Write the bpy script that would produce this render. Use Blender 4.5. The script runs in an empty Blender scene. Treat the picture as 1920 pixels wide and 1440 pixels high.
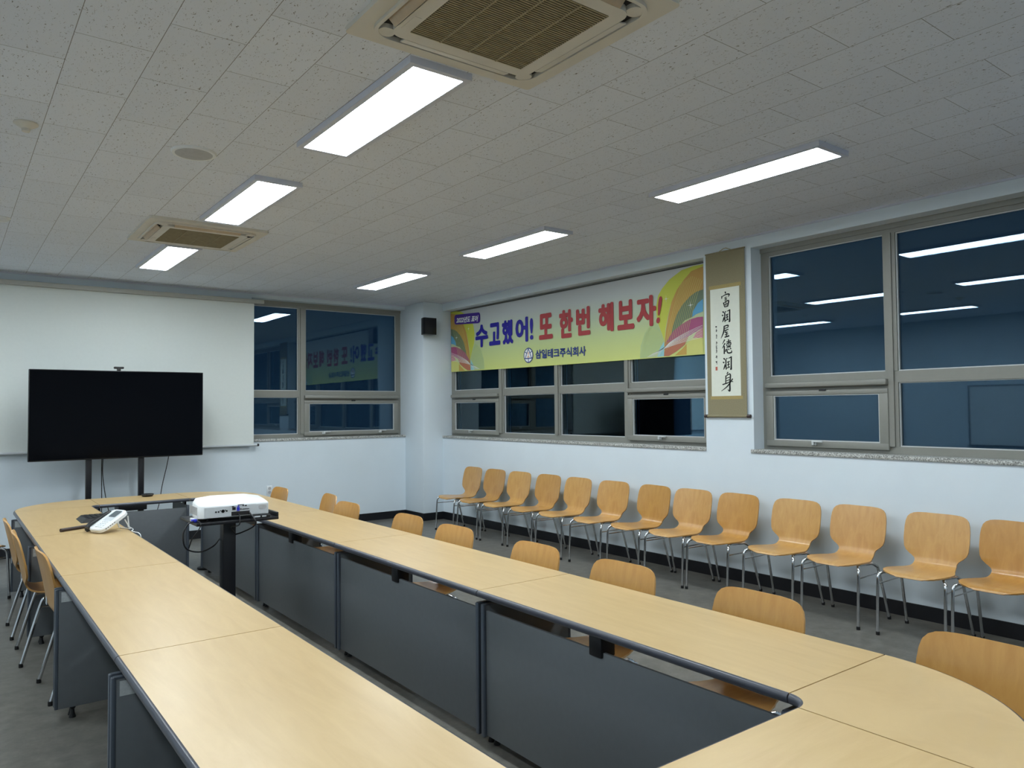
import bpy, bmesh, math, random
from math import pi, sin, cos, radians, sqrt
from mathutils import Vector, Matrix

random.seed(7)
SC = bpy.context.scene
COL = SC.collection

# ------------------------------------------------------------------ camera, world, exposure
YAW, PITCH, ROLL, FPX, CAM_H = 6.45639645e-01, 3.32178188e-02, -8.06310956e-03, 1412.69, 1.58
_fw = Vector((sin(YAW) * cos(PITCH), cos(YAW) * cos(PITCH), sin(PITCH)))
_rt = Vector((cos(YAW), -sin(YAW), 0))
_up = _rt.cross(_fw)
_r2 = _rt * cos(ROLL) + _up * sin(ROLL)
_u2 = -_rt * sin(ROLL) + _up * cos(ROLL)
cam = bpy.data.cameras.new('camera')
cam.sensor_width = 36.0
cam.lens = FPX / 1920 * 36.0
cam.clip_start = 0.05
cam_ob = bpy.data.objects.new('camera', cam)
COL.objects.link(cam_ob)
M = Matrix((_r2, _u2, -_fw)).transposed().to_4x4()
M.translation = Vector((0, 0, CAM_H))
cam_ob.matrix_world = M
SC.camera = cam_ob

world = bpy.data.worlds.new('night_sky')
SC.world = world
world.use_nodes = True
world.node_tree.nodes['Background'].inputs[0].default_value = (0.10, 0.26, 0.52, 1)   # deep blue night outside
world.node_tree.nodes['Background'].inputs[1].default_value = 0.030

SC.view_settings.view_transform = 'Standard'
SC.view_settings.look = 'None'
SC.view_settings.gamma = 1.0
SC.view_settings.use_curve_mapping = False
SC.view_settings.exposure = 0.95
SC.cycles.use_denoising = True
SC.cycles.max_bounces = 10
SC.cycles.diffuse_bounces = 6
SC.cycles.glossy_bounces = 4
SC.cycles.transparent_max_bounces = 16
SC.cycles.caustics_reflective = False
SC.cycles.caustics_refractive = False
SC.cycles.sample_clamp_indirect = 6.0
LAMP = 17.0                       # emission of the LED ceiling panels
LAMP_COL = (0.865, 0.95, 1.0)

# ------------------------------------------------------------------ materials
def lin(r, g, b):
    f = lambda c: c / 12.92 if c <= 0.04045 else ((c + 0.055) / 1.055) ** 2.4
    return (f(r / 255), f(g / 255), f(b / 255), 1.0)

def new_mat(name):
    m = bpy.data.materials.new(name)
    m.use_nodes = True
    nt = m.node_tree
    return m, nt, nt.nodes['Principled BSDF']

def N(nt, t, **kw):
    n = nt.nodes.new(t)
    for k, v in kw.items():
        setattr(n, k, v)
    return n

def obj_coords(nt, scale):
    tc = N(nt, 'ShaderNodeTexCoord')
    mp = N(nt, 'ShaderNodeMapping')
    mp.inputs['Scale'].default_value = scale
    nt.links.new(tc.outputs['Object'], mp.inputs['Vector'])
    return mp.outputs['Vector']

def ramp(nt, fac, stops):
    r = N(nt, 'ShaderNodeValToRGB')
    el = r.color_ramp.elements
    while len(el) < len(stops):
        el.new(0.5)
    for e, (p, c) in zip(el, stops):
        e.position = p
        e.color = c
    nt.links.new(fac, r.inputs['Fac'])
    return r.outputs['Color']

def plain(name, rgb, rough=0.5, metal=0.0, var=0.06, scale=30.0, bump=0.0, spec=0.5, coat=0.0):
    """one colour with a fine procedural mottling"""
    m, nt, b = new_mat(name)
    c = lin(*rgb)
    noi = N(nt, 'ShaderNodeTexNoise')
    noi.inputs['Scale'].default_value = scale
    noi.inputs['Detail'].default_value = 3
    nt.links.new(obj_coords(nt, (1, 1, 1)), noi.inputs['Vector'])
    lo = tuple(x * (1 - var) for x in c[:3]) + (1,)
    hi = tuple(min(1, x * (1 + var)) for x in c[:3]) + (1,)
    nt.links.new(ramp(nt, noi.outputs['Fac'], [(0.3, lo), (0.7, hi)]), b.inputs['Base Color'])
    b.inputs['Roughness'].default_value = rough
    b.inputs['Metallic'].default_value = metal
    b.inputs['Specular IOR Level'].default_value = spec
    b.inputs['Coat Weight'].default_value = coat
    if bump:
        bp = N(nt, 'ShaderNodeBump')
        bp.inputs['Strength'].default_value = bump
        bp.inputs['Distance'].default_value = 0.004
        nt.links.new(noi.outputs['Fac'], bp.inputs['Height'])
        nt.links.new(bp.outputs['Normal'], b.inputs['Normal'])
    return m

def grain_wood(name, dark, light, stretch, rough, tint_by_object=False, coat=0.0):
    m, nt, b = new_mat(name)
    v = obj_coords(nt, stretch)
    n1 = N(nt, 'ShaderNodeTexNoise')
    n1.inputs['Scale'].default_value = 1.0
    n1.inputs['Detail'].default_value = 8
    n1.inputs['Roughness'].default_value = 0.62
    n1.inputs['Distortion'].default_value = 0.6
    nt.links.new(v, n1.inputs['Vector'])
    col = ramp(nt, n1.outputs['Fac'], [(0.25, lin(*dark)), (0.75, lin(*light))])
    if tint_by_object:
        oi = N(nt, 'ShaderNodeObjectInfo')
        mx = N(nt, 'ShaderNodeMix', data_type='RGBA', blend_type='MULTIPLY')
        mx.inputs['Factor'].default_value = 1.0
        nt.links.new(col, mx.inputs[6])
        nt.links.new(oi.outputs['Color'], mx.inputs[7])
        col = mx.outputs[2]
    nt.links.new(col, b.inputs['Base Color'])
    b.inputs['Roughness'].default_value = rough
    b.inputs['Coat Weight'].default_value = coat
    b.inputs['Coat Roughness'].default_value = 0.18
    return m

def ceiling_mat():
    m, nt, b = new_mat('mineral_fibre_tiles')
    tc = N(nt, 'ShaderNodeTexCoord')
    # tiles 0.6 m along the room, 0.3 m across, rows staggered by half a tile
    mp = N(nt, 'ShaderNodeMapping')
    mp.inputs['Rotation'].default_value = (0, 0, -pi / 2)
    mp.inputs['Location'].default_value = (-0.477 + 0.6, 0.402 + 0.3 * 20, 0)
    nt.links.new(tc.outputs['Object'], mp.inputs['Vector'])
    br = N(nt, 'ShaderNodeTexBrick')
    br.offset = 0.5
    br.inputs['Scale'].default_value = 1.0
    br.inputs['Brick Width'].default_value = 0.6
    br.inputs['Row Height'].default_value = 0.3
    br.inputs['Mortar Size'].default_value = 0.0017
    br.inputs['Mortar Smooth'].default_value = 0.2
    br.inputs['Color1'].default_value = lin(228, 234, 244)
    br.inputs['Color2'].default_value = lin(223, 229, 239)
    br.inputs['Mortar'].default_value = lin(146, 148, 150)
    nt.links.new(mp.outputs['Vector'], br.inputs['Vector'])
    # short worm-like fissures
    mp2 = N(nt, 'ShaderNodeMapping')
    mp2.inputs['Rotation'].default_value = (0, 0, 0.5)
    mp2.inputs['Scale'].default_value = (135, 50, 90)
    nt.links.new(tc.outputs['Object'], mp2.inputs['Vector'])
    no = N(nt, 'ShaderNodeTexNoise')
    no.inputs['Scale'].default_value = 1.0
    no.inputs['Detail'].default_value = 2.5
    no.inputs['Distortion'].default_value = 1.2
    nt.links.new(mp2.outputs['Vector'], no.inputs['Vector'])
    fis = ramp(nt, no.outputs['Fac'], [(0.306, (0, 0, 0, 1)), (0.352, (1, 1, 1, 1))])
    mx = N(nt, 'ShaderNodeMix', data_type='RGBA', blend_type='MIX')
    nt.links.new(fis, mx.inputs['Factor'])
    mx.inputs[6].default_value = lin(118, 116, 110)
    nt.links.new(br.outputs['Color'], mx.inputs[7])
    nt.links.new(mx.outputs[2], b.inputs['Base Color'])
    b.inputs['Roughness'].default_value = 0.95
    b.inputs['Specular IOR Level'].default_value = 0.1
    bp = N(nt, 'ShaderNodeBump')
    bp.inputs['Strength'].default_value = 0.5
    bp.inputs['Distance'].default_value = 0.003
    nt.links.new(fis, bp.inputs['Height'])
    nt.links.new(bp.outputs['Normal'], b.inputs['Normal'])
    return m

def floor_mat():
    m, nt, b = new_mat('mottled_vinyl')
    n1 = N(nt, 'ShaderNodeTexNoise')
    n1.inputs['Scale'].default_value = 9.0
    n1.inputs['Detail'].default_value = 9
    n1.inputs['Roughness'].default_value = 0.72
    nt.links.new(obj_coords(nt, (1, 1, 1)), n1.inputs['Vector'])
    nt.links.new(ramp(nt, n1.outputs['Fac'], [(0.3, lin(84, 83, 78)), (0.55, lin(106, 104, 98)), (0.75, lin(124, 122, 114))]), b.inputs['Base Color'])
    b.inputs['Roughness'].default_value = 0.36
    b.inputs['Specular IOR Level'].default_value = 0.4
    return m

def glass_mat():
    m, nt, b = new_mat('night_window_glass')
    nt.nodes.remove(b)
    out = nt.nodes['Material Output']
    tr = N(nt, 'ShaderNodeBsdfTransparent')
    tr.inputs['Color'].default_value = (0.72, 0.84, 0.92, 1)
    gl = N(nt, 'ShaderNodeBsdfGlossy')
    gl.inputs['Roughness'].default_value = 0.0
    gl.inputs['Color'].default_value = (0.62, 0.86, 1.0, 1)
    fr = N(nt, 'ShaderNodeFresnel')
    fr.inputs['IOR'].default_value = 1.52
    mu = N(nt, 'ShaderNodeMath', operation='MULTIPLY')
    mu.inputs[1].default_value = 1.6
    nt.links.new(fr.outputs[0], mu.inputs[0])
    ms = N(nt, 'ShaderNodeMixShader')
    nt.links.new(mu.outputs[0], ms.inputs[0])
    nt.links.new(tr.outputs[0], ms.inputs[1])
    nt.links.new(gl.outputs[0], ms.inputs[2])
    nt.links.new(ms.outputs[0], out.inputs['Surface'])
    return m

def granite_mat():
    m, nt, b = new_mat('speckled_granite')
    vo = N(nt, 'ShaderNodeTexNoise')
    vo.inputs['Scale'].default_value = 110.0
    vo.inputs['Detail'].default_value = 4
    nt.links.new(obj_coords(nt, (1, 1, 1)), vo.inputs['Vector'])
    nt.links.new(ramp(nt, vo.outputs['Fac'], [(0.38, lin(112, 112, 108)), (0.5, lin(166, 168, 164)), (0.62, lin(206, 208, 204))]), b.inputs['Base Color'])
    b.inputs['Roughness'].default_value = 0.55
    return m

def emit_mat():
    m, nt, b = new_mat('lit_panel')
    b.inputs['Base Color'].default_value = (0.9, 0.9, 0.9, 1)
    b.inputs['Emission Color'].default_value = LAMP_COL + (1,)
    b.inputs['Emission Strength'].default_value = LAMP
    return m

def banner_ground():
    """printed ground of the banner: pale grey at the top running to lime at the bottom (ink, fixed to the cloth)"""
    m, nt, b = new_mat('banner_print_ground')
    tc = N(nt, 'ShaderNodeTexCoord')
    sx = N(nt, 'ShaderNodeSeparateXYZ')
    nt.links.new(tc.outputs['Generated'], sx.inputs[0])
    nt.links.new(ramp(nt, sx.outputs['Z'], [(0.0, lin(200, 208, 122)), (0.3, lin(186, 200, 138)), (0.55, lin(178, 192, 164)), (0.8, lin(186, 192, 190)), (1.0, lin(190, 193, 195))]), b.inputs['Base Color'])
    b.inputs['Roughness'].default_value = 0.6
    return m

MAT = {
    'wall': plain('wall_paint', (218, 229, 236), 0.75, var=0.015, scale=3.0, bump=0.08),
    'ceiling': ceiling_mat(),
    'floor': floor_mat(),
    'skirting': plain('black_skirting', (14, 16, 22), 0.45),
    'maple': grain_wood('maple_laminate', (187, 159, 112), (202, 175, 128), (4.5, 4.5, 4.5), 0.32),
    'maple_y': grain_wood('maple_laminate_long', (187, 158, 110), (202, 175, 127), (16, 2.2, 8), 0.32),
    'maple_x': grain_wood('maple_laminate_cross', (187, 158, 110), (202, 175, 127), (2.2, 16, 8), 0.32),
    'edge': plain('dark_edge_band', (62, 65, 74), 0.32),
    'panel': plain('charcoal_melamine', (98, 103, 106), 0.42, var=0.03),
    'post': plain('slate_edge_profile', (72, 80, 90), 0.38, var=0.03),
    'frame': plain('taupe_aluminium', (134, 134, 127), 0.45, var=0.02),
    'bead': plain('pale_glazing_bead', (196, 200, 200), 0.4, var=0.02),
    'glass': glass_mat(),
    'granite': granite_mat(),
    'chrome': plain('chrome_tube', (205, 207, 210), 0.12, metal=1.0, var=0.02),
    'steel': plain('brushed_steel', (180, 182, 184), 0.3, metal=1.0, var=0.03),
    'black': plain('black_plastic', (16, 17, 20), 0.4),
    'black_metal': plain('black_metal', (18, 19, 24), 0.35),
    'screen': plain('black_screen_glass', (3, 4, 8), 0.10, var=0.0, spec=0.12),
    'white': plain('white_plastic', (226, 230, 232), 0.4, var=0.02),
    'pale': plain('pale_grey_plastic', (196, 202, 206), 0.45, var=0.02),
    'cream': plain('aged_cream_plastic', (214, 210, 199), 0.5, var=0.03, scale=6),
    'grille': plain('dusty_grille', (158, 146, 114), 0.7, var=0.1),
    'dusty': plain('dusty_filter', (112, 104, 84), 0.9, var=0.15),
    'slot': plain('dark_slot', (30, 29, 30), 0.8),
    'tan': plain('tan_vane', (190, 172, 146), 0.5),
    'fixture': plain('fixture_white', (206, 210, 222), 0.4, var=0.01),
    'lit': emit_mat(),
    'screen_cloth': plain('matte_screen_cloth', (216, 222, 218), 0.9, var=0.01),
    'case': plain('screen_case', (172, 172, 164), 0.45, var=0.02),
    'speaker_grey': plain('speaker_grille', (178, 180, 182), 0.6),
    'wood': grain_wood('beech_plywood', (188, 143, 84), (208, 167, 105), (26, 26, 3.2), 0.34, True, 0.25),
    'wood_seat': grain_wood('beech_plywood_seat', (188, 143, 84), (208, 167, 105), (26, 3.2, 26), 0.34, True, 0.25),
    'sticker': plain('paper_sticker', (188, 194, 196), 0.6, var=0.1, scale=90),
    'brown_rod': plain('dark_brown_rod', (52, 40, 38), 0.5),
    'silk': plain('olive_silk', (140, 132, 104), 0.85, var=0.12, scale=160, bump=0.2),
    'silk_trim': plain('gold_silk', (166, 148, 96), 0.8, var=0.08, scale=120),
    'paper': plain('calligraphy_paper', (222, 226, 212), 0.85, var=0.015),
    'ink': plain('black_ink', (18, 22, 20), 0.8),
    'seal': plain('red_seal_ink', (196, 104, 88), 0.8),
    'knob': plain('dark_wood_knob', (46, 26, 24), 0.35),
    'blue_plug': plain('blue_connector', (40, 50, 190), 0.4),
    'lcd': plain('phone_display', (96, 104, 108), 0.15),
    'board': plain('whiteboard_enamel', (222, 228, 230), 0.2, var=0.01),
    'ban': banner_ground(),
    'ban_navy': plain('print_navy', (30, 24, 140), 0.6, var=0),
    'ban_red': plain('print_red', (162, 52, 55), 0.6, var=0),
    'ban_purple': plain('print_purple', (66, 36, 140), 0.6, var=0),
    'ban_blue': plain('print_company_blue', (28, 52, 124), 0.6, var=0),
    'ban_white': plain('print_white', (232, 236, 232), 0.6, var=0),
    'ban_orange_text': plain('print_orange', (214, 120, 60), 0.6, var=0),
    'lobe': plain('print_yellow_green', (190, 196, 72), 0.6, var=0),
    'orange': plain('print_ochre', (186, 146, 72), 0.6, var=0),
    'olive': plain('print_olive', (98, 116, 94), 0.6, var=0),
    'blue': plain('print_sky_blue', (86, 156, 194), 0.6, var=0),
    'magenta': plain('print_plum', (160, 76, 116), 0.6, var=0),
    'brick': plain('print_brick', (176, 108, 80), 0.6, var=0),
    'mauve': plain('print_mauve', (190, 104, 116), 0.6, var=0),
    'lemon': plain('print_lemon', (204, 204, 118), 0.6, var=0),
    'tan_print': plain('print_tan', (190, 154, 74), 0.6, var=0),
    'green': plain('print_green', (172, 192, 138), 0.6, var=0),
    'sky': plain('print_aqua', (140, 200, 214), 0.6, var=0),
}

# ------------------------------------------------------------------ mesh helpers
class MB:
    """collects shapes and links them as ONE mesh object"""
    def __init__(self):
        self.v, self.f, self.mi, self.sm = [], [], [], []

    def add(self, verts, faces, mi=0, smooth=False, mat=None):
        o = len(self.v)
        for p in verts:
            p = Vector(p)
            self.v.append(mat @ p if mat else p)
        for f in faces:
            self.f.append([i + o for i in f])
            self.mi.append(mi)
            self.sm.append(smooth)
        return self

    def box(self, x0, x1, y0, y1, z0, z1, mi=0, bev=0.0, mat=None, seg=2):
        if bev <= 0:
            vs = [(x, y, z) for z in (z0, z1) for y in (y0, y1) for x in (x0, x1)]
            fs = [(0, 2, 3, 1), (4, 5, 7, 6), (0, 1, 5, 4), (2, 6, 7, 3), (0, 4, 6, 2), (1, 3, 7, 5)]
            return self.add(vs, fs, mi, False, mat)
        bm = bmesh.new()
        bmesh.ops.create_cube(bm, size=1.0)
        for v in bm.verts:
            v.co = Vector(((x0 + x1) / 2 + v.co.x * (x1 - x0), (y0 + y1) / 2 + v.co.y * (y1 - y0), (z0 + z1) / 2 + v.co.z * (z1 - z0)))
        bmesh.ops.bevel(bm, geom=list(bm.edges), offset=bev, segments=seg, profile=0.5, affect='EDGES')
        bm.verts.index_update()
        self.add([v.co.copy() for v in bm.verts], [[v.index for v in f.verts] for f in bm.faces], mi, True, mat)
        bm.free()
        return self

    def prism(self, poly, z0, z1, mi=0, smooth=False, mat=None, top=None):
        """poly: CCW 2-D outline; top: optional second outline for the upper face"""
        n = len(poly)
        top = top or poly
        vs = [(x, y, z0) for x, y in poly] + [(x, y, z1) for x, y in top]
        self.add(vs, [tuple(range(n - 1, -1, -1)), tuple(range(n, 2 * n))], mi, False, mat)
        self.add(vs, [(i, (i + 1) % n, n + (i + 1) % n, n + i) for i in range(n)], mi, smooth, mat)
        return self

    def ring(self, outer, inner, z0, z1, mi=0, mat=None):
        """flat frame between two outlines with the same number of points"""
        n = len(outer)
        vs = [(x, y, z0) for x, y in outer] + [(x, y, z0) for x, y in inner] + [(x, y, z1) for x, y in outer] + [(x, y, z1) for x, y in inner]
        fs = []
        for i in range(n):
            j = (i + 1) % n
            fs += [(i, n + i, n + j, j), (2 * n + i, 2 * n + j, 3 * n + j, 3 * n + i), (i, j, 2 * n + j, 2 * n + i), (n + i, 3 * n + i, 3 * n + j, n + j)]
        return self.add(vs, fs, mi, False, mat)

    def tube(self, pts, r, n=10, mi=0, mat=None, closed=False):
        pts = [Vector(p) for p in pts]
        rs = r if isinstance(r, (list, tuple)) else [r] * len(pts)
        vs, fs = [], []
        ref = None
        for i, p in enumerate(pts):
            a = pts[i - 1] if (i > 0 or closed) else p
            b = pts[(i + 1) % len(pts)] if (i < len(pts) - 1 or closed) else p
            t = (b - a).normalized()
            if ref is None:
                ref = Vector((0, 0, 1)) if abs(t.z) < 0.9 else Vector((1, 0, 0))
            u = (ref - t * ref.dot(t)).normalized()
            ref = u
            w = t.cross(u)
            for k in range(n):
                q = 2 * pi * k / n
                vs.append(p + (u * cos(q) + w * sin(q)) * rs[i])
        m = len(pts)
        for i in range(m if closed else m - 1):
            j = (i + 1) % m
            for k in range(n):
                l = (k + 1) % n
                fs.append((i * n + k, i * n + l, j * n + l, j * n + k))
        self.add(vs, fs, mi, True, mat)
        if not closed:
            self.add(vs, [tuple(range(n - 1, -1, -1)), tuple(range((m - 1) * n, m * n))], mi, False, mat)
        return self

    def lathe(self, prof, cx=0, cy=0, n=28, mi=0, mat=None):
        """prof: list of (radius, z) from bottom to top, closed on the axis"""
        vs, fs = [], []
        for r, z in prof:
            for k in range(n):
                q = 2 * pi * k / n
                vs.append((cx + r * cos(q), cy + r * sin(q), z))
        for i in range(len(prof) - 1):
            for k in range(n):
                l = (k + 1) % n
                fs.append((i * n + k, i * n + l, (i + 1) * n + l, (i + 1) * n + k))
        m = len(prof)
        self.add(vs, fs, mi, True, mat)
        self.add(vs, [tuple(range(n - 1, -1, -1)), tuple(range((m - 1) * n, m * n))], mi, False, mat)
        return self

    def build(self, name, mats, parent=None, sharp=35):
        me = bpy.data.meshes.new(name)
        me.from_pydata([tuple(p) for p in self.v], [], self.f)
        for m in (mats if isinstance(mats, (list, tuple)) else [mats]):
            me.materials.append(MAT[m] if isinstance(m, str) else m)
        me.polygons.foreach_set('material_index', self.mi)
        me.polygons.foreach_set('use_smooth', self.sm)
        me.update()
        if any(self.sm):
            me.set_sharp_from_angle(angle=radians(sharp))
        o = bpy.data.objects.new(name, me)
        COL.objects.link(o)
        if parent:
            o.parent = parent
        return o

def thing(name, label, cat, loc=(0, 0, 0), rotz=0.0, group=None):
    o = bpy.data.objects.new(name, None)
    o.empty_display_size = 0.05
    COL.objects.link(o)
    o.location = loc
    o.rotation_euler = (0, 0, rotz)
    return tag(o, label, cat, group)

def tag(o, label, cat, group=None):
    o['label'] = label
    o['category'] = cat
    if group:
        o['group'] = group
    return o

def struct(o, label=None):
    o['kind'] = 'structure'
    if label:
        o['label'] = label
    return o

def dup(root, loc, rotz, label, group=None, color=None):
    """a copy of a thing with copies of its parts and sub-parts (mesh data shared)"""
    r = root.copy()
    COL.objects.link(r)
    r.location = loc
    r.rotation_euler = (0, 0, rotz)
    r['label'] = label
    if group:
        r['group'] = group
    for ch in list(root.children):
        c = ch.copy()
        COL.objects.link(c)
        c.parent = r
        if color:
            c.color = color
        for g in list(ch.children):
            d = g.copy()
            COL.objects.link(d)
            d.parent = c
    return r

def rounded(w, h, r, n=6, cx=0.0, cy=0.0):
    pts = []
    for sx, sy, a0 in ((1, 1, 0), (-1, 1, pi / 2), (-1, -1, pi), (1, -1, 3 * pi / 2)):
        for k in range(n + 1):
            a = a0 + pi / 2 * k / n
            pts.append((cx + sx * (w / 2 - r) + r * cos(a), cy + sy * (h / 2 - r) + r * sin(a)))
    return pts

def smooth_path(pts, k=6):
    """Catmull-Rom through 3-D points"""
    P = [Vector(p) for p in pts]
    out = []
    for i in range(len(P) - 1):
        p0, p1, p2, p3 = P[max(0, i - 1)], P[i], P[i + 1], P[min(len(P) - 1, i + 2)]
        for j in range(k):
            t = j / k
            out.append(0.5 * ((2 * p1) + (p2 - p0) * t + (2 * p0 - 5 * p1 + 4 * p2 - p3) * t * t + (3 * p1 - p0 - 3 * p2 + p3) * t ** 3))
    out.append(P[-1])
    return out

ORD = ['first', 'second', 'third', 'fourth', 'fifth', 'sixth', 'seventh', 'eighth', 'ninth', 'tenth', 'eleventh', 'twelfth', 'thirteenth']

# ------------------------------------------------------------------ room shell
CEIL = 3.13
XL, XR, YB, YF = -2.35, 5.80, -2.6, 9.90
COLX, COLY = 5.47, 9.37            # corner column
DEP = 0.30                         # wall thickness
W2A, W2B, PIER = 4.10, 0.55, 4.63  # near window from W2A to W2B, pier between W2A and PIER
SILL, LINT = 1.17, 3.02

struct(MB().box(XL - DEP, XR + DEP, YB - DEP, YF + DEP, -0.12, 0).build('floor', 'floor'))
struct(MB().box(XL - DEP, XR + DEP, YB - DEP, YF + DEP, CEIL, CEIL + 0.12).build('ceiling', 'ceiling'))
w = MB()
w.box(XR, XR + DEP, YB - DEP, COLY, 0, SILL)
w.box(XR, XR + DEP, YB - DEP, COLY, LINT, CEIL)
w.box(XR, XR + DEP, W2A, PIER, SILL, LINT)
w.box(XR, XR + DEP, YB - DEP, W2B, SILL, LINT)
struct(w.build('wall_right', 'wall'))
FWX, FLINT, FSILL = 3.20, 3.07, 1.18
w = MB()
w.box(XL - DEP, FWX, YF, YF + DEP, 0, CEIL)
w.box(FWX, COLX, YF, YF + DEP, 0, FSILL)
w.box(FWX, COLX, YF, YF + DEP, FLINT, CEIL)
struct(w.build('wall_far', 'wall'))
struct(MB().box(COLX, XR + DEP, COLY, YF + DEP, 0, CEIL, bev=0.012).build('wall_corner', 'wall'), 'square white corner column between the two window walls')
struct(MB().box(XL - DEP, XL, YB - DEP, YF, 0, CEIL).build('wall_left', 'wall'))
struct(MB().box(XL, XR, YB - DEP, YB, 0, CEIL).build('wall_back', 'wall'))
struct(MB().box(XR - 0.012, XR, YB, COLY, 0, 0.106).build('baseboard_right', 'skirting'))
struct(MB().box(XL, COLX, YF - 0.012, YF, 0, 0.106).build('baseboard_far', 'skirting'))
struct(MB().box(COLX - 0.012, COLX, COLY - 0.012, YF - 0.012, 0, 0.106).box(COLX, XR - 0.012, COLY - 0.012, COLY, 0, 0.106).build('baseboard_corner', 'skirting'))
struct(MB().box(XL, XL + 0.012, YB, YF - 0.012, 0, 0.106).build('baseboard_left', 'skirting'))
struct(MB().box(XR - 0.016, XR, YB, COLY, CEIL - 0.014, CEIL).build('trim_1', 'fixture'), 'thin ceiling edge trim along the window wall')
struct(MB().box(XL, COLX, YF - 0.016, YF, CEIL - 0.014, CEIL).build('trim_2', 'fixture'), 'thin ceiling edge trim along the far wall')

# ------------------------------------------------------------------ windows
def window(name, T, length, zt, lower_awning, mull, sill_z0, handles):
    """built in a local frame: u along the wall, d into the recess, z up; T maps it to the room.
    mull: list of (u0, u1) mullions, lower_awning: indices of bays whose lower light is a top-hung sash"""
    root = thing(name, None, None)
    for k in ('label', 'category'):
        if k in root:
            del root[k]
    root['kind'] = 'structure'
    TR0, TR1, BR = 1.765, 1.855, 1.262
    ZB = 1.20
    f = MB()
    ft = 0.06
    f.box(0, length, 0, ft, zt - 0.075, zt, mat=T).box(0, length, 0, ft, ZB, BR, mat=T).box(0.075, length - 0.075, 0, ft, TR0, TR1, mat=T)
    f.box(0, 0.075, 0.0, ft, BR, zt - 0.075, mat=T).box(length - 0.075, length, 0.0, ft, BR, zt - 0.075, mat=T)
    for a, b in mull:
        f.box(a, b, -0.004, ft, BR, TR0, mat=T).box(a, b, -0.004, ft, TR1, zt - 0.075, mat=T)
        f.box(a + 0.028, b - 0.028, -0.018, -0.004, BR, zt - 0.075, mat=T)
    f.box(0, length, -0.012, 0.0, zt - 0.04, zt, mat=T)
    EG = [0.075] + [x for ab in mull for x in ab] + [length - 0.075]
    for i in lower_awning:
        f.box(EG[2 * i], EG[2 * i + 1], 0.002, ft, TR0 - 0.075, TR0, mat=T)
    edges = [0.075] + [x for ab in mull for x in ab] + [length - 0.075]
    f.build('window_frame', 'frame', root)
    g0, g1 = 0.028, 0.046
    for i in range(len(edges) // 2):
        a, b = edges[2 * i], edges[2 * i + 1]
        for lo, hi, kind in ((TR1, zt - 0.075, 'fixed'), (BR, TR0, 'awning' if i in lower_awning else 'fixed')):
            if kind == 'fixed':
                bd = MB()
                t = 0.008
                bd.box(a, b, 0.012, 0.03, hi - t, hi, mat=T).box(a, b, 0.012, 0.03, lo, lo + t, mat=T)
                bd.box(a, a + t, 0.012, 0.03, lo + t, hi - t, mat=T).box(b - t, b, 0.012, 0.03, lo + t, hi - t, mat=T)
                bd.build('glazing_bead', 'bead', root)
                MB().box(a, b, g0, g1, lo, hi, mat=T).build('glass_pane', 'glass', root)
            else:
                # top-hung sash with a rain hood above it
                s = MB()
                so = 0.028
                za, zb = lo - 0.03, hi - 0.045
                s.box(a - so, b + so, -0.03, 0.0, zb - 0.04, zb, bev=0.006, mat=T).box(a - so, b + so, -0.03, 0.0, za, za + 0.055, bev=0.006, mat=T)
                s.box(a - so, a + 0.045, -0.03, 0.0, za + 0.05, zb - 0.038, bev=0.006, mat=T).box(b - 0.045, b + so, -0.03, 0.0, za + 0.05, zb - 0.038, bev=0.006, mat=T)
                so_ = s.build('sash', 'frame', root)
                bd = MB()
                t = 0.008
                A, B, L, H = a + 0.045, b - 0.045, za + 0.055, zb - 0.04
                bd.box(A, B, -0.02, 0.0, H - t, H, mat=T).box(A, B, -0.02, 0.0, L, L + t, mat=T)
                bd.box(A, A + t, -0.02, 0.0, L + t, H - t, mat=T).box(B - t, B, -0.02, 0.0, L + t, H - t, mat=T)
                bd.build('glazing_bead', 'bead', so_)
                MB().box(A, B, 0.0, 0.018, L, H, mat=T).build('glass_pane', 'glass', so_)
                hd = MB()
                hd.box(a - so, b + so, -0.055, 0.0, hi - 0.018, hi + 0.03, bev=0.014, mat=T)
                hd.build('sash_hood', 'frame', root)
                MB().box((a + b) / 2 - 0.03, (a + b) / 2 + 0.03, -0.036, -0.028, zb - 0.008, zb + 0.008, mat=T).build('sash_catch', 'black', so_)
                for h in handles:
                    c = a + (b - a) * h
                    hm = MB()
                    hm.box(c - 0.022, c + 0.022, -0.042, -0.03, za + 0.018, za + 0.046, bev=0.004, mat=T)
                    hm.box(c - 0.008, c + 0.09, -0.064, -0.048, za + 0.046, za + 0.06, bev=0.005, mat=T)
                    hm.box(c - 0.01, c + 0.01, -0.064, -0.036, za + 0.022, za + 0.056, bev=0.004, mat=T)
                    hm.build('handle', 'bead', so_)
    return root

DW = 5.95
# right wall: u runs from high y to low y (left to right as seen), d = +x
T1 = Matrix(((0, 1, 0, DW), (-1, 0, 0, W2A), (0, 0, 1, 0), (0, 0, 0, 1)))
win = window('window_1', T1, W2A - W2B, LINT, [0, 2], [(1.119, 1.217), (2.335, 2.43)], SILL, [0.42])
win['label'] = 'large night-black window nearest the camera in the right wall'
MB().box(XR - 0.014, DW, W2B, W2A + 0.03, SILL, 1.202, bev=0.004).build('window_sill', 'granite', win)
T2 = Matrix(((0, 1, 0, DW), (-1, 0, 0, COLY), (0, 0, 1, 0), (0, 0, 0, 1)))
win = window('window_2', T2, COLY - PIER, LINT, [0, 3], [(1.178, 1.292), (2.335, 2.440), (3.520, 3.615)], SILL, [0.42])
win['label'] = 'wide window in the right wall half covered by the banner'
MB().box(XR - 0.014, DW, PIER, COLY, SILL, 1.202, bev=0.004).build('window_sill', 'granite', win)
DF = 10.05
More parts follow.
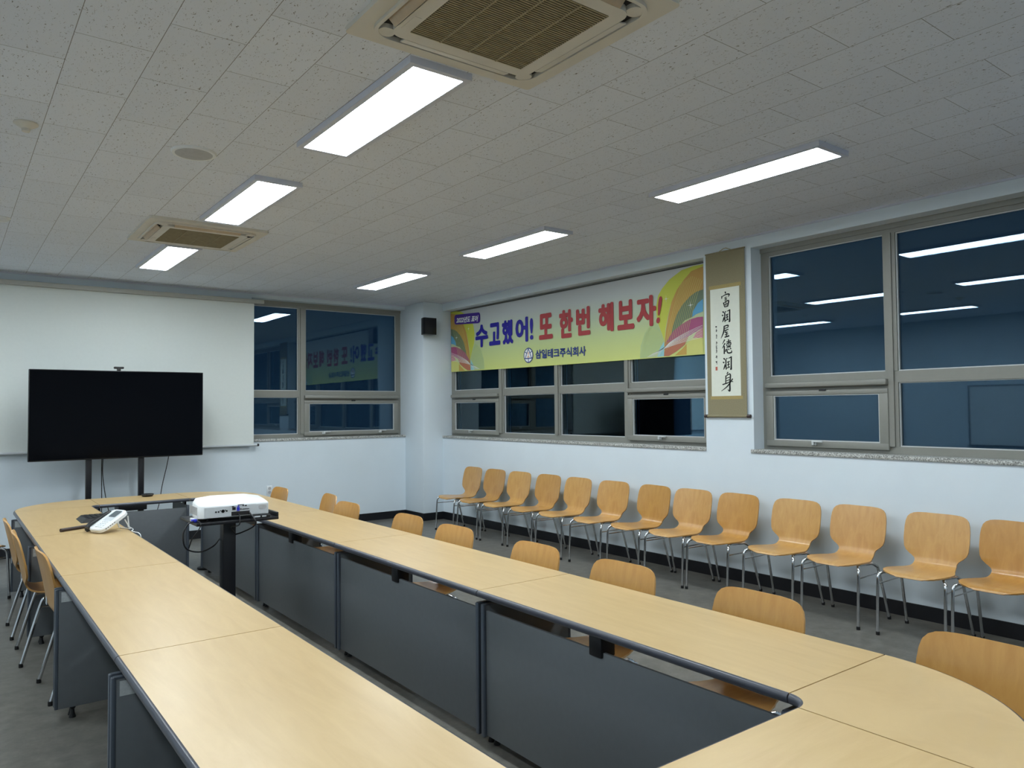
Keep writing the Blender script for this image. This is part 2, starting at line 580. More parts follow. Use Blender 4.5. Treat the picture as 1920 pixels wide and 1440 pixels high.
T3 = Matrix(((1, 0, 0, FWX), (0, 1, 0, DF), (0, 0, 1, 0), (0, 0, 0, 1)))
win = window('window_3', T3, COLX - FWX, FLINT, [1], [(0.685, 0.791)], FSILL, [0.18, 0.80])
win['label'] = 'window in the far wall between projection screen and corner column'
MB().box(FWX, COLX, YF - 0.014, DF, FSILL, 1.212, bev=0.004).build('window_sill', 'granite', win)

# ------------------------------------------------------------------ ceiling: lights, air conditioners, speaker, detectors
def led_panel(x, y, label):
    t = thing('ceiling_light', label, 'light', (x, y, CEIL), 0, 'LED panels on the ceiling')
    w_, l_ = 0.325, 1.33
    a, b = 0.262, 1.27
    o = [(-w_ / 2, -l_ / 2), (w_ / 2, -l_ / 2), (w_ / 2, l_ / 2), (-w_ / 2, l_ / 2)]
    i = [(-a / 2, -b / 2), (a / 2, -b / 2), (a / 2, b / 2), (-a / 2, b / 2)]
    MB().ring(o, i, -0.032, 0).build('frame', 'fixture', t)
    MB().box(-a / 2, a / 2, -b / 2, b / 2, -0.029, -0.012).build('diffuser', 'lit', t)
    return t

first = led_panel(1.768, 3.515, 'lit ceiling panel next to the large near air conditioner')
for x, y, lb in [(1.765, 5.575, 'lit ceiling panel just before the far air conditioner'),
                 (1.755, 8.03, 'lit ceiling panel just beyond the far air conditioner, nearest the screen'),
                 (4.205, 3.045, 'long lit ceiling panel nearest the large near window'),
                 (4.210, 5.565, 'lit ceiling panel in the middle of the row by the window wall'),
                 (4.215, 7.98, 'lit ceiling panel nearest the corner column'),
                 (-0.68, 8.00, 'lit ceiling panel over the left aisle, far end of the room'),
                 (-0.68, 5.57, 'lit ceiling panel over the left aisle, middle of the room'),
                 (-0.68, 3.05, 'lit ceiling panel over the left aisle beside the camera'),
                 (-0.68, 0.55, 'lit ceiling panel over the left aisle behind the camera'),
                 (4.20, 0.50, 'lit ceiling panel by the window wall behind the camera'),
                 (1.76, 0.50, 'lit ceiling panel above the near end of the table')]:
    dup(first, (x, y, CEIL), 0, lb)

def cassette(x, y, label):
    t = thing('air_conditioner', label, 'air conditioner', (x, y, CEIL), 0, 'ceiling cassette air conditioners')
    S = 0.945
    MB().ring(rounded(S, S, 0.02), rounded(0.815, 0.815, 0.09), -0.022, 0).build('outer_panel', 'cream', t)
    p = MB()
    p.ring(rounded(0.815, 0.815, 0.09), rounded(0.785, 0.785, 0.08), -0.036, 0)
    p.ring(rounded(0.685, 0.685, 0.055), rounded(0.56, 0.56, 0.01), -0.042, 0)
    p.box(-0.325, -0.295, 0.16, 0.27, -0.0435, -0.041)
    p.build('inner_panel', 'cream', t)
    MB().ring(rounded(0.785, 0.785, 0.08), rounded(0.685, 0.685, 0.055), -0.016, 0).build('air_outlet', 'slot', t)
    for k in range(4):
        R = Matrix.Rotation(k * pi / 2, 4, 'Z') @ Matrix.Translation((0, 0.3675, -0.034)) @ Matrix.Rotation(radians((10, 42, 38, 12)[k]), 4, 'X')
        MB().box(-0.265, 0.265, -0.021, 0.021, -0.004, 0.004, bev=0.003, mat=R).build('vane', 'tan' if k in (1, 2) else 'cream', t)
    for sx, sy in ((1, 1), (-1, 1), (-1, -1), (1, -1)):
        MB().prism(rounded(0.07, 0.07, 0.028, 4, sx * 0.348, sy * 0.348), -0.034, -0.015).build('corner_cap', 'cream', t)
    g = MB()
    for k in range(43):
        yy = -0.275 + 0.55 * k / 42
        g.box(-0.278, 0.278, yy - 0.0028, yy + 0.0028, -0.044, -0.034)
    for xx in (-0.14, 0.0, 0.14):
        g.box(xx - 0.003, xx + 0.003, -0.278, 0.278, -0.046, -0.034)
    gr = g.build('intake_grille', 'grille', t)
    MB().box(-0.279, 0.279, -0.279, 0.279, -0.032, -0.02).build('filter', 'dusty', gr)
    return t

ac = cassette(1.745, 2.325, 'large yellowed cassette air conditioner at the top edge of the view')
dup(ac, (1.742, 6.87, CEIL), 0, 'smaller looking cassette air conditioner between two lit panels, further away')

t = thing('ceiling_speaker', 'round grey ceiling loudspeaker with white rim', 'speaker', (1.172, 4.70, CEIL))
MB().lathe([(0.128, -0.004), (0.128, 0.0)][::1], n=40).lathe([(0.10, -0.012), (0.122, -0.012), (0.128, -0.004)], n=40).build('rim', 'white', t)
MB().lathe([(0.02, -0.017), (0.07, -0.0165), (0.105, -0.013), (0.106, -0.01)], n=40).build('speaker_grille', 'speaker_grey', t)

def detector(x, y, label, dome):
    t = thing('smoke_detector', label, 'smoke detector', (x, y, CEIL), 0, 'smoke detectors on the ceiling')
    MB().lathe([(0.050, -0.012), (0.058, -0.006), (0.058, 0.0)], n=28).build('base', 'cream' if not dome else 'white', t)
    if dome:
        MB().lathe([(0.012, -0.034), (0.034, -0.031), (0.046, -0.022), (0.05, -0.012)], n=28).build('dome', 'white', t)
    else:
        MB().lathe([(0.018, -0.046), (0.020, -0.044), (0.021, -0.030), (0.034, -0.022), (0.050, -0.012)], n=28).build('sensor_head', 'cream', t)
detector(0.328, 4.74, 'cream smoke detector with a protruding sensor, the nearer of two', False)
detector(0.345, 7.16, 'white domed smoke detector at the left edge of the view', True)

# ------------------------------------------------------------------ conference table ring
ZT, TH = 0.73, 0.032
LX0, LX1, RX0, RX1 = 0.485, 1.090, 2.005, 2.595     # outer/inner edges of the two long arms
SY = [1.32, 2.955, 4.575, 6.135, 7.78]              # joints between tables
NY0, NY1, FY0, FY1 = 0.675, 1.255, 7.845, 8.45      # near and far cross tables
CX0, CX1 = 1.152, 1.940
EB = 0.014

def edge_strip(b, p0, p1, nrm):
    """half-round edging from p0 to p1 (2-D), nrm points outwards"""
    p0, p1, nrm = Vector(p0), Vector(p1), Vector(nrm)
    prof = [(0, -TH)] + [(EB * sin(pi * k / 8), -TH / 2 - TH / 2 * cos(pi * k / 8)) for k in range(1, 8)] + [(0, 0)]
    n = len(prof)
    vs = [(*(p + nrm * a), ZT + z) for p in (p0, p1) for a, z in prof]
    fs = [(i, i + 1, n + i + 1, n + i) for i in range(n - 1)]
    b.add(vs, fs, 0, True)
    b.add(vs, [tuple(range(n)), tuple(range(2 * n - 1, n - 1, -1)), (0, n, 2 * n - 1, n - 1)], 0)

def edge_curve(b, path, normals):
    prof = [(0, -TH)] + [(EB * sin(pi * k / 8), -TH / 2 - TH / 2 * cos(pi * k / 8)) for k in range(1, 8)] + [(0, 0)]
    n, m = len(prof), len(path)
    vs = [(p[0] + q[0] * a, p[1] + q[1] * a, ZT + z) for p, q in zip(path, normals) for a, z in prof]
    fs = [(j * n + i, (j + 1) * n + i, (j + 1) * n + i + 1, j * n + i + 1) for j in range(m - 1) for i in range(n - 1)]
    b.add(vs, fs, 0, True)

def leg_panel(t, x0, x1, y, inner_sign, sticker_side):
    """full-depth end panel standing on two levelling feet; inner_sign: which end faces the well"""
    h0, h1 = 0.055, 0.662
    lp = MB().box(x0, x1, y - 0.0095, y + 0.0095, h0, h1, bev=0.002).build('leg_panel', 'panel', t)
    e = MB()
    for xx in (x0, x1):
        e.box(xx - 0.008, xx + 0.008, y - 0.012, y + 0.012, h0, h1 + 0.004, bev=0.004)
    e.box(x0, x1, y - 0.011, y + 0.011, h1 - 0.002, h1 + 0.005)
    e.build('edge_profile', 'post', lp)
    for xx in (x0 + 0.075, x1 - 0.075):
        MB().lathe([(0.0165, 0.0), (0.0165, 0.006), (0.011, 0.022), (0.009, 0.042), (0.0135, 0.048), (0.0165, 0.056)], xx, y, n=16).build('foot', 'black', lp)
    br = MB().box(x0 + 0.12, x1 - 0.12, y - 0.009, y + 0.009, h1, ZT - TH).build('bracket', 'black_metal', lp)
    if sticker_side:
        s = MB()
        xs = x0 + 0.018
        yy = y - sticker_side * 0.0105
        s.box(xs, xs + 0.10, min(yy, yy - sticker_side * 0.0008), max(yy, yy - sticker_side * 0.0008), h1 - 0.062, h1 - 0.010)
        st = s.build('sticker', 'sticker', lp)
        st['label'] = 'pale grey inventory sticker'

def straight(side, k, label):
    x0, x1 = (LX0, LX1) if side == 'L' else (RX0, RX1)
    y0, y1 = SY[k] + 0.0026, SY[k + 1] - 0.0026
    t = thing('conference_table', label, 'table', ((x0 + x1) / 2, (y0 + y1) / 2, 0), 0, 'straight tables of the conference ring')
    O = Matrix.Translation((-(x0 + x1) / 2, -(y0 + y1) / 2, 0))
    ob = []
    ob.append(MB().box(x0 + EB, x1 - EB, y0, y1, ZT - TH, ZT).build('tabletop', 'maple_y', t))
    for a in ((x0 + EB, y0, x0 + EB, y1, -1), (x1 - EB, y1, x1 - EB, y0, 1)):
        e = MB()
        edge_strip(e, a[0:2], a[2:4], (a[4], 0))
        e.build('edge_band', 'edge', t)
    if side == 'R':
        px0, px1 = 2.035, 2.050
        leg_panel(t, 2.030, 2.555, y0 + 0.020, -1, 0)
        leg_panel(t, 2.030, 2.555, y1 - 0.020, -1, 0)
        bx = (px1, px1 + 0.05)
    else:
        px0, px1 = 1.045, 1.060
        leg_panel(t, 0.478, 1.062, y0 + 0.020, 1, 1)
        leg_panel(t, 0.478, 1.062, y1 - 0.020, 1, 1)
        bx = (px0 - 0.05, px0)
    ob.append(MB().box(px0, px1, y0 + 0.034, y1 - 0.034, 0.065, 0.640, bev=0.002).build('modesty_panel', 'panel', t))
    ym = (y0 + y1) / 2 + (0.03 if side == 'R' else 0)
    ob.append(MB().box(px0 - 0.012 if side == 'R' else bx[0], bx[1] if side == 'R' else px1 + 0.012, ym - 0.035, ym + 0.035, 0.618, ZT - TH, bev=0.006).build('bracket', 'black', t))
    # geometry was written in room coordinates: move it into the table's own frame
    for c in t.children:
        c.data.transform(O)
        for d in c.children:
            d.data.transform(O)
    return t

NAMES_R = ['straight table of the right arm nearest the camera, beside the rounded near corner',
           'straight table of the right arm, second from the near corner',
           'straight table of the right arm, third from the near corner',
           'straight table of the right arm nearest the far wall']
NAMES_L = ['straight table of the left arm nearest the camera, cut by the lower frame',
           'straight table of the left arm, second from the camera',
           'straight table of the left arm carrying the white telephone end',
           'straight table of the left arm nearest the television']
NAMES_L[2] = 'straight table of the left arm just before the white telephone'
NAMES_L[3] = 'straight table of the left arm carrying the black keypad box'
for k in range(4):
    straight('R', k, NAMES_R[k])
for k in range(4):
    straight('L', k, NAMES_L[k])

def corner(cx, cy, sx, sy, label):
    """quarter-round corner table; (cx, cy) centre of the inner fillet; sx, sy: outward signs"""
    t = thing('corner_table', label, 'table', (cx, cy, 0), 0, 'rounded corner tables of the conference ring')
    xin = (RX0 if sx > 0 else LX1) - cx
    yin = (FY0 if sy > 0 else NY1) - cy
    xo = (RX1 if sx > 0 else LX0) - cx
    yo = (FY1 if sy > 0 else NY0) - cy
    g = 0.0026
    n = 28
    arc_o = [((xo - sx * EB) * cos(a), (yo - sy * EB) * sin(a)) for a in [pi / 2 * k / n for k in range(n + 1)]]
    arc_i = [((xin + sx * EB) * cos(a), (yin + sy * EB) * sin(a)) for a in [pi / 2 * k / 10 for k in range(11)]]
    clampg = lambda p: (p[0] if abs(p[0]) > g else sx * g, p[1] if abs(p[1]) > g else sy * g)
    arc_o = [clampg(p) for p in arc_o]
    arc_i = [clampg(p) for p in arc_i]
    poly = arc_o + arc_i[::-1]
    area = sum(poly[i][0] * poly[(i + 1) % len(poly)][1] - poly[(i + 1) % len(poly)][0] * poly[i][1] for i in range(len(poly)))
    if area < 0:
        poly = poly[::-1]
    MB().prism(poly, ZT - TH, ZT).build('tabletop', 'maple', t)
    def nrm(p, a, b):
        v = Vector((p[0] / a ** 2, p[1] / b ** 2)).normalized()
        return (v.x, v.y)
    for arc, ns in ((arc_o, [nrm(p, xo, yo) for p in arc_o]), (arc_i, [tuple(-c for c in nrm(p, xin, yin)) for p in arc_i])):
        e = MB()
        edge_curve(e, arc, ns)
        e.build('edge_band', 'edge', t)
    lx, ly = sx * 0.21, sy * 0.21
    MB().lathe([(0.028, 0.03), (0.028, ZT - TH)], lx, ly, n=20).build('leg', 'post', t)
    MB().lathe([(0.10, 0.0), (0.10, 0.012), (0.04, 0.03), (0.03, 0.034)], lx, ly, n=24).build('foot', 'black', t)
    return t

corner(CX1, SY[0], 1, -1, 'rounded corner table at the near right end of the ring')
corner(CX0, SY[0], -1, -1, 'rounded corner table at the near left end of the ring, below the frame')
corner(CX1, SY[4], 1, 1, 'rounded corner table at the far right end, behind the projector')
corner(CX0, SY[4], -1, 1, 'rounded corner table at the far left end, below the television')

def cross(y0, y1, near, label):
    t = thing('conference_table', label, 'table', ((CX0 + CX1) / 2, (y0 + y1) / 2, 0), 0, 'cross tables of the conference ring')
    O = Matrix.Translation((-(CX0 + CX1) / 2, -(y0 + y1) / 2, 0))
    x0, x1 = CX0 + 0.0026, CX1 - 0.0026
    MB().box(x0, x1, y0 + EB, y1 - EB, ZT - TH, ZT).build('tabletop', 'maple_x', t)
    for a in ((x1, y0 + EB, x0, y0 + EB, -1), (x0, y1 - EB, x1, y1 - EB, 1)):
        e = MB()
        edge_strip(e, a[0:2], a[2:4], (0, a[4]))
        e.build('edge_band', 'edge', t)
    yp = y1 - 0.05 if near else y0 + 0.03
    MB().box(x0 + 0.02, x1 - 0.02, yp, yp + 0.016, 0.06, 0.640, bev=0.002).build('modesty_panel', 'panel', t)
    for xx in (x0 + 0.012, x1 - 0.012):
        lp = MB().box(xx - 0.01, xx + 0.01, y0 + 0.022, y1 - 0.022, 0.055, 0.66, bev=0.002).build('leg_panel', 'panel', t)
        MB().box(xx - 0.012, xx + 0.012, y0 + 0.012, y0 + 0.03, 0.055, 0.664, bev=0.004).box(xx - 0.012, xx + 0.012, y1 - 0.03, y1 - 0.012, 0.055, 0.664, bev=0.004).build('edge_profile', 'post', lp)
        for yy in (y0 + 0.09, y1 - 0.09):
            MB().lathe([(0.0165, 0.0), (0.0165, 0.006), (0.011, 0.022), (0.009, 0.042), (0.0135, 0.048), (0.0165, 0.056)], xx, yy, n=16).build('foot', 'black', lp)
        for ya in (y0 + 0.12, y1 - 0.2):
            MB().box(xx - 0.009, xx + 0.009, ya, ya + 0.08, 0.66, ZT - TH).build('bracket', 'black_metal', lp)
    for c in t.children:
        c.data.transform(O)
        for d in c.children:
            d.data.transform(O)
    return t
cross(FY0, FY1, False, 'short cross table at the far end, in front of the television')
cross(NY0, NY1, True, 'short cross table at the near end, at the lower edge of the view')

# ------------------------------------------------------------------ chairs
def interp(x, xs, ys):
    for i in range(len(xs) - 1):
        if x <= xs[i + 1]:
            t = (x - xs[i]) / (xs[i + 1] - xs[i])
            t = t * t * (3 - 2 * t) * 0.5 + t * 0.5
            return ys[i] + (ys[i + 1] - ys[i]) * t
    return ys[-1]

KN = [(.212, .424), (.206, .434), (.19, .443), (.16, .449), (.10, .450), (.03, .446), (-.05, .441), (-.115, .440), (-.158, .446), (-.188, .463), (-.206, .49),
      (-.215, .525), (-.223, .565), (-.231, .61), (-.243, .67), (-.256, .73), (-.266, .775), (-.272, .80), (-.275, .813)]
def shell(t):
    path = smooth_path([(0, y, z) for y, z in KN], 5)
    s = [0.0]
    for a, b in zip(path, path[1:]):
        s.append(s[-1] + (b - a).length)
    # half widths against the height (backrest) or depth (seat)
    def hw(p):
        if p.z > .462 and p.y < -.15:
            return interp(p.z, [.462, .478, .492, .506, .522, .542, .57, .63, .70, .74, .77, .79, .803, .810, .813],
                               [.141, .139, .145, .160, .183, .203, .214, .219, .218, .214, .206, .191, .168, .137, .085])
        return interp(-p.y, [-.212, -.206, -.195, -.175, -.14, -.08, -.02, .04, .10, .15, .19],
                            [.085, .125, .158, .184, .202, .208, .203, .190, .168, .148, .140])
    Mx = 14
    rows_t, rows_b = [], []
    for i, p in enumerate(path):
        a, b = path[max(0, i - 1)], path[min(len(path) - 1, i + 1)]
        d = (b - a).normalized()
        nrm = Vector((0, d.z, -d.y))
        h = hw(p)
        back = min(1, max(0, (p.z - .47) / .08))
        rt, rb = [], []
        for j in range(Mx + 1):
            u = -1 + 2 * j / Mx
            x = u * h
            c = (0.003 + 0.017 * back) * (x / 0.21) ** 2
            q = Vector((x, p.y, p.z)) + nrm * c
            rt.append(q)
            rb.append(q - nrm * 0.0105)
        rows_t.append(rt)
        rows_b.append(rb)
    split = next(i for i, p in enumerate(path) if p.z > .463 and p.y < -.15)
    def piece(i0, i1, name, mat):
        n = Mx + 1
        R = i1 - i0 + 1
        vs = [q for r in rows_t[i0:i1 + 1] for q in r] + [q for r in rows_b[i0:i1 + 1] for q in r]
        B = R * n
        fs = []
        for i in range(R - 1):
            for j in range(Mx):
                k = i * n + j
                fs.append((k, k + 1, k + n + 1, k + n))
                fs.append((B + k, B + k + n, B + k + n + 1, B + k + 1))
            fs.append((i * n, (i + 1) * n, B + (i + 1) * n, B + i * n))
            fs.append((i * n + Mx, B + i * n + Mx, B + (i + 1) * n + Mx, (i + 1) * n + Mx))
        m = MB().add(vs, fs, 0, True)
        caps = []
        for r0 in (0, R - 1):
            for j in range(Mx):
                k = r0 * n + j
                caps.append((k, B + k, B + k + 1, k + 1) if r0 == 0 else (k, k + 1, B + k + 1, B + k))
        m.add(vs, caps, 0, False)
        return m.build(name, mat, t, sharp=45)
    piece(0, split, 'seat', 'wood_seat')
    piece(split, len(path) - 1, 'backrest', 'wood')

def make_chair(label, loc, rotz, group):
    t = thing('plywood_chair', label, 'chair', loc, rotz, group)
    shell(t)
    r = 0.0105
    for s in (-1, 1):
        fl = smooth_path([(s * .220, .200, .012), (s * .220, .184, .34), (s * .217, .172, .408), (s * .200, .145, .428)], 5)
        lg = MB().tube(fl, r, 12).build('leg', 'chrome', t)
        MB().lathe([(.0125, 0.0), (.0130, .004), (.0125, .022), (.0108, .024)], s * .220, .2005, n=14).build('foot_cap', 'black', lg)
        rl = smooth_path([(s * .222, -.235, .012), (s * .205, -.135, .36), (s * .198, -.105, .405), (s * .186, -.075, .424)], 5)
        lg = MB().tube(rl, r, 12).build('leg', 'chrome', t)
        MB().lathe([(.0125, 0.0), (.0130, .004), (.0125, .022), (.0108, .024)], s * .222, -.2355, n=14).build('foot_cap', 'black', lg)
        MB().tube(smooth_path([(s * .198, .145, .428), (s * .172, .08, .4275), (s * .168, .0, .4245), (s * .186, -.075, .424)], 5), r, 12).build('seat_rail', 'chrome', t)
        MB().tube([(s * .2155, .183, .352), (s * .206, -.128, .352)], 0.0045, 8).build('stretcher', 'chrome', t)
    MB().tube([(-.168, .05, .424), (.168, .05, .424)], 0.008, 10).tube([(-.172, -.04, .4225), (.172, -.04, .4225)], 0.008, 10).build('cross_rail', 'black_metal', t)
    return t

def tint(k=1.0):
    v = random.uniform(0.86, 1.04)
    w_ = random.uniform(-0.05, 0.05)
    return (min(1, v + w_ * 0.3), min(1, v - 0.01 - w_ * 0.4), max(0, v - 0.05 - w_), 1)

WX = 5.388
GW = 'plywood chairs lined up along the window wall'
WALL = [(8.36, -2, (.93, .90, .84)), (7.84, 0, (.84, .78, .66)), (7.32, 1, (1, .98, .90)), (6.78, 0, (.90, .84, .72)), (6.26, -1, (1, .97, .90)), (5.70, 2, (.98, .93, .84)), (5.15, -3, (.88, .80, .60)),
        (4.65, 1, (1, .97, .96)), (4.16, -2, (.92, .82, .60)), (3.575, 1, (.98, .95, .86)), (3.055, 0, (1, .96, .96)), (2.475, 1, (1, .97, .92)), (1.985, -1, (.88, .76, .52))]
WALLTXT = ['beech chair in the window wall row, first from the corner column', None, None, None, None, None, None, None, None, None, None, None,
           'darker plywood chair in the window wall row, cut by the right edge of the view']
ch0 = None
for k, (y, a, c) in enumerate(WALL):
    lb = WALLTXT[k] or 'beech chair in the window wall row, %s from the corner column' % ORD[k]
    rz = pi / 2 + radians(a)
    col = c + (1,)
    if ch0 is None:
        ch0 = make_chair(lb, (WX, y, 0), rz, GW)
        for o in ch0.children:
            o.color = col
    else:
        dup(ch0, (WX + random.uniform(-.008, .004), y, 0), rz, lb, GW, col)

GR = 'plywood chairs tucked under the right arm of the table'
RIGHT = [(2.445, 7.45, 0, 'first from the far wall, beside the projector'), (2.575, 6.57, -7, 'second from the far wall, pushed out and turned'), (2.445, 5.86, 2, 'third from the far wall'),
         (2.47, 4.885, 0, 'fourth from the far wall'), (2.445, 4.21, 1, 'fifth from the far wall'), (2.445, 3.37, -1, 'sixth from the far wall'), (2.445, 2.672, 1, 'seventh from the far wall'), (2.445, 1.90, 0, 'eighth from the far wall')]
for k, (x, y, a, s) in enumerate(RIGHT):
    v = random.uniform(.88, 1.0)
    dup(ch0, (x, y, 0), pi / 2 + radians(a), 'chair at the right table arm, ' + s, GR, (v, v * .91, v * .72, 1))
dup(ch0, (2.465, 1.05, 0), pi / 2, 'plywood chair at the rounded near corner table, cut by the right edge of the view', GR, (.92, .82, .62, 1))

GL = 'plywood chairs along the left arm of the table'
for k, (x, y, a, lb) in enumerate([(.706, 5.03, 2, 'plywood chair at the left arm, nearest the camera'), (.640, 5.845, -1, 'plywood chair at the left arm, middle of three'), (.632, 6.56, 0, 'plywood chair at the left arm, farthest of three')]):
    c = dup(ch0, (x, y, 0), -pi / 2 + radians(a), lb, GL, (.93, .86, .72, 1))
    st = MB().box(-.05, -.01, -.2215, -.2205, .492, .55).build('sticker', 'sticker', c)
    st.location = (0, -.006, 0)
    st['label'] = 'small white sticker on the back'
dup(ch0, (.20, 7.91, 0), -pi / 2 + radians(20), 'chair at the far left edge, only seat edge and leg showing', GL, (.95, .88, .74, 1))

# ------------------------------------------------------------------ projection screen, television, wall fittings on the far wall
t = thing('projection_screen', 'large white pull-down projection screen behind the television', 'projection screen', (1.2, YF, CEIL))
X0, X1 = -1.75 - 1.2, 3.325 - 1.2
MB().box(X0, X1, -0.115, -0.005, -0.150, -0.098, bev=0.006).build('screen_case', 'case', t)
MB().box(X0 + 0.10, X1 - 0.115, -0.062, -0.059, -1.985, -0.140).build('screen_cloth', 'screen_cloth', t)
b = MB().tube([(X0 + 0.05, -0.060, -1.990), (X1 - 0.07, -0.060, -1.990)], 0.014, 12)
sb = b.build('bottom_bar', 'pale', t)
MB().lathe([(0.017, -0.012), (0.017, 0.012)], 0, 0, 14, mat=Matrix.Translation((X1 - 0.06, -0.060, -1.990)) @ Matrix.Rotation(pi / 2, 4, 'Y')).build('end_cap', 'black', sb)

TVX, TVY = 1.568, 9.30
t = thing('television', 'large black flat television on a floor stand', 'television', (TVX, TVY, 1.068))
MB().box(-.870, .870, 0.0, .045, 0, .972, bev=0.006).build('cabinet', 'black', t)
MB().box(-.862, .862, -.0012, .0005, .014, .964).build('display', 'screen', t)
t = thing('webcam', 'small black webcam on the top edge of the television', 'webcam', (1.545, TVY + .02, 2.040))
MB().box(-.05, .05, -.02, .02, .022, .046, bev=.008).build('body', 'black', t)
MB().box(-.018, .018, -.024, .02, 0, .024, bev=.004).build('mount', 'black', t)
t = thing('tv_stand', 'black two-post floor stand under the television', 'television stand', (TVX, 9.38, 0))
for x in (-.302, .222):
    MB().box(x - .028, x + .028, -.03, .03, .06, 1.55, bev=.006).build('post', 'black_metal', t)
b = MB().box(-.50, .42, -.04, .04, .06, .12, bev=.008)
for x in (-.46, .38):
    b.box(x - .035, x + .035, -.33, .33, .055, .10, bev=.008)
b.build('base', 'black_metal', t)
for x in (-.46, .38):
    for y in (-.29, .29):
        MB().lathe([(.028, -.012), (.028, .012)], 0, 0, 18, mat=Matrix.Translation((x, y, .028)) @ Matrix.Rotation(pi / 2, 4, 'Y')).build('caster', 'black', t)
MB().box(-.33, .25, -.035, .035, 1.20, 1.50).build('mounting_plate', 'black_metal', t)
MB().box(-.04, .245, -.22, .03, .50, .60, bev=.006).build('equipment_box', 'black', t)

def cord(name, pts, r, label, mat='black', cat='cable', group=None, k=8):
    o = MB().tube(smooth_path(pts, k), r, 8).build(name, mat)
    return tag(o, label, cat, group)
cord('power_cord', [(1.395, 9.37, 1.10), (1.398, 9.41, .95), (1.405, 9.43, .60), (1.41, 9.44, .25), (1.45, 9.5, .02), (1.52, 9.62, .006)], .0045, 'black cord hanging straight down beside the left television post', group='cords under the television')
cord('power_cord', [(1.405, 9.36, 1.10), (1.405, 9.39, .92), (1.43, 9.42, .72), (1.475, 9.46, .50), (1.56, 9.56, .25), (1.66, 9.66, .02), (1.72, 9.72, .006)], .0045, 'black cord slanting away from the left television post', group='cords under the television')
cord('power_cord', [(2.085, 9.37, 1.10), (2.070, 9.42, .95), (2.035, 9.48, .72), (2.01, 9.52, .50), (1.93, 9.58, .2), (1.80, 9.64, .006)], .0045, 'black cord hanging below the right end of the television', group='cords under the television')

t = thing('wall_socket', 'white wall socket on the far wall behind the projector', 'wall socket', (3.437, YF, .535))
MB().box(-.037, .037, -.010, 0, -.06, .06, bev=.004).build('plate', 'white', t)
for z in (.026, -.026):
    MB().lathe([(.020, -.002), (.020, .002)], 0, 0, 18, mat=Matrix.Translation((0, -.011, z)) @ Matrix.Rotation(pi / 2, 4, 'X')).build('receptacle', 'speaker_grey', t)

t = thing('wall_speaker', 'black wall loudspeaker high on the corner column', 'speaker', (5.492, COLY, 2.765))
MB().prism([(-.095, -.175), (.095, -.175), (.105, -.14), (.075, -.04), (-.075, -.04), (-.105, -.14)], -.118, .118).build('cabinet', 'black', t)
MB().box(-.088, .088, -.181, -.174, -.108, .108, bev=.003).build('speaker_grille', 'black_metal', t)
MB().box(-.03, .03, -.045, 0, -.045, .045, bev=.004).build('wall_bracket', 'black_metal', t)

# ------------------------------------------------------------------ banner over the middle window
BX, BY0 = 5.925, 9.34             # print is laid out in u (metres to the right of BY0) and z
B = MB()
nb = 40
U1, ZTOP, ZBOT = 4.64, 2.995, 2.100
def bz(u):                         # top and bottom hems sag a little
    return ZTOP - 0.008 * sin(pi * u / U1), ZBOT + (0.028 * (1 - u / U1)) - 0.006 * sin(pi * u / U1)
BM = ['ban', 'ban_navy', 'ban_red', 'ban_purple', 'ban_blue', 'ban_white', 'ban_orange_text', 'lobe', 'orange', 'olive', 'blue', 'magenta', 'brick', 'mauve', 'lemon', 'tan_print', 'green', 'sky']
vs, fs = [], []
for i in range(nb + 1):
    u = U1 * i / nb
    a, c = bz(u)
    vs += [(BX, BY0 - u, a), (BX, BY0 - u, c), (BX + .0015, BY0 - u, a), (BX + .0015, BY0 - u, c)]
for i in range(nb):
    k = 4 * i
    fs += [(k, k + 4, k + 5, k + 1), (k + 2, k + 3, k + 7, k + 6), (k, k + 2, k + 6, k + 4), (k + 1, k + 5, k + 7, k + 3)]
fs += [(0, 1, 3, 2), (4 * nb, 4 * nb + 2, 4 * nb + 3, 4 * nb + 1)]
B.add(vs, fs, 0)

def flat_poly(pts, lift, mi):
    """a printed patch: outline in (u, z), triangulated, floated a hair in front of the cloth"""
    from mathutils.geometry import tessellate_polygon
    tri = tessellate_polygon([[Vector((u, z, 0)) for u, z in pts]])
    vs = [(BX - lift, BY0 - u, z) for u, z in pts]
    out = []
    for a, b_, c in tri:
        va, vb, vc = Vector(vs[a]), Vector(vs[b_]), Vector(vs[c])
        n = (vb - va).cross(vc - va)
        out.append((a, b_, c) if n.x < 0 else (a, c, b_))
    B.add(vs, out, mi)

def smooth2(pts, k=4):
    P = smooth_path([(u, z, 0) for u, z in pts], k)
    return [(p.x, p.y) for p in P]

def ribbon(pts, w0, lift, mi, target=None):
    pts = [Vector(p) for p in pts]
    L, Rr = [], []
    for i, p in enumerate(pts):
        d = (pts[min(i + 1, len(pts) - 1)] - pts[max(i - 1, 0)])
        d = d.normalized() if d.length else Vector((1, 0))
        n = Vector((-d.y, d.x))
        wi = w0[i] if isinstance(w0, (list, tuple)) else w0
        L.append(p + n * wi / 2)
        Rr.append(p - n * wi / 2)
    vs = [(BX - lift, BY0 - q.x, q.y) for q in L + Rr]
    m = len(pts)
    fs = []
    for i in range(m - 1):
        fs.append((i, i + 1, m + i + 1, m + i))
    B.add(vs, fs, mi)

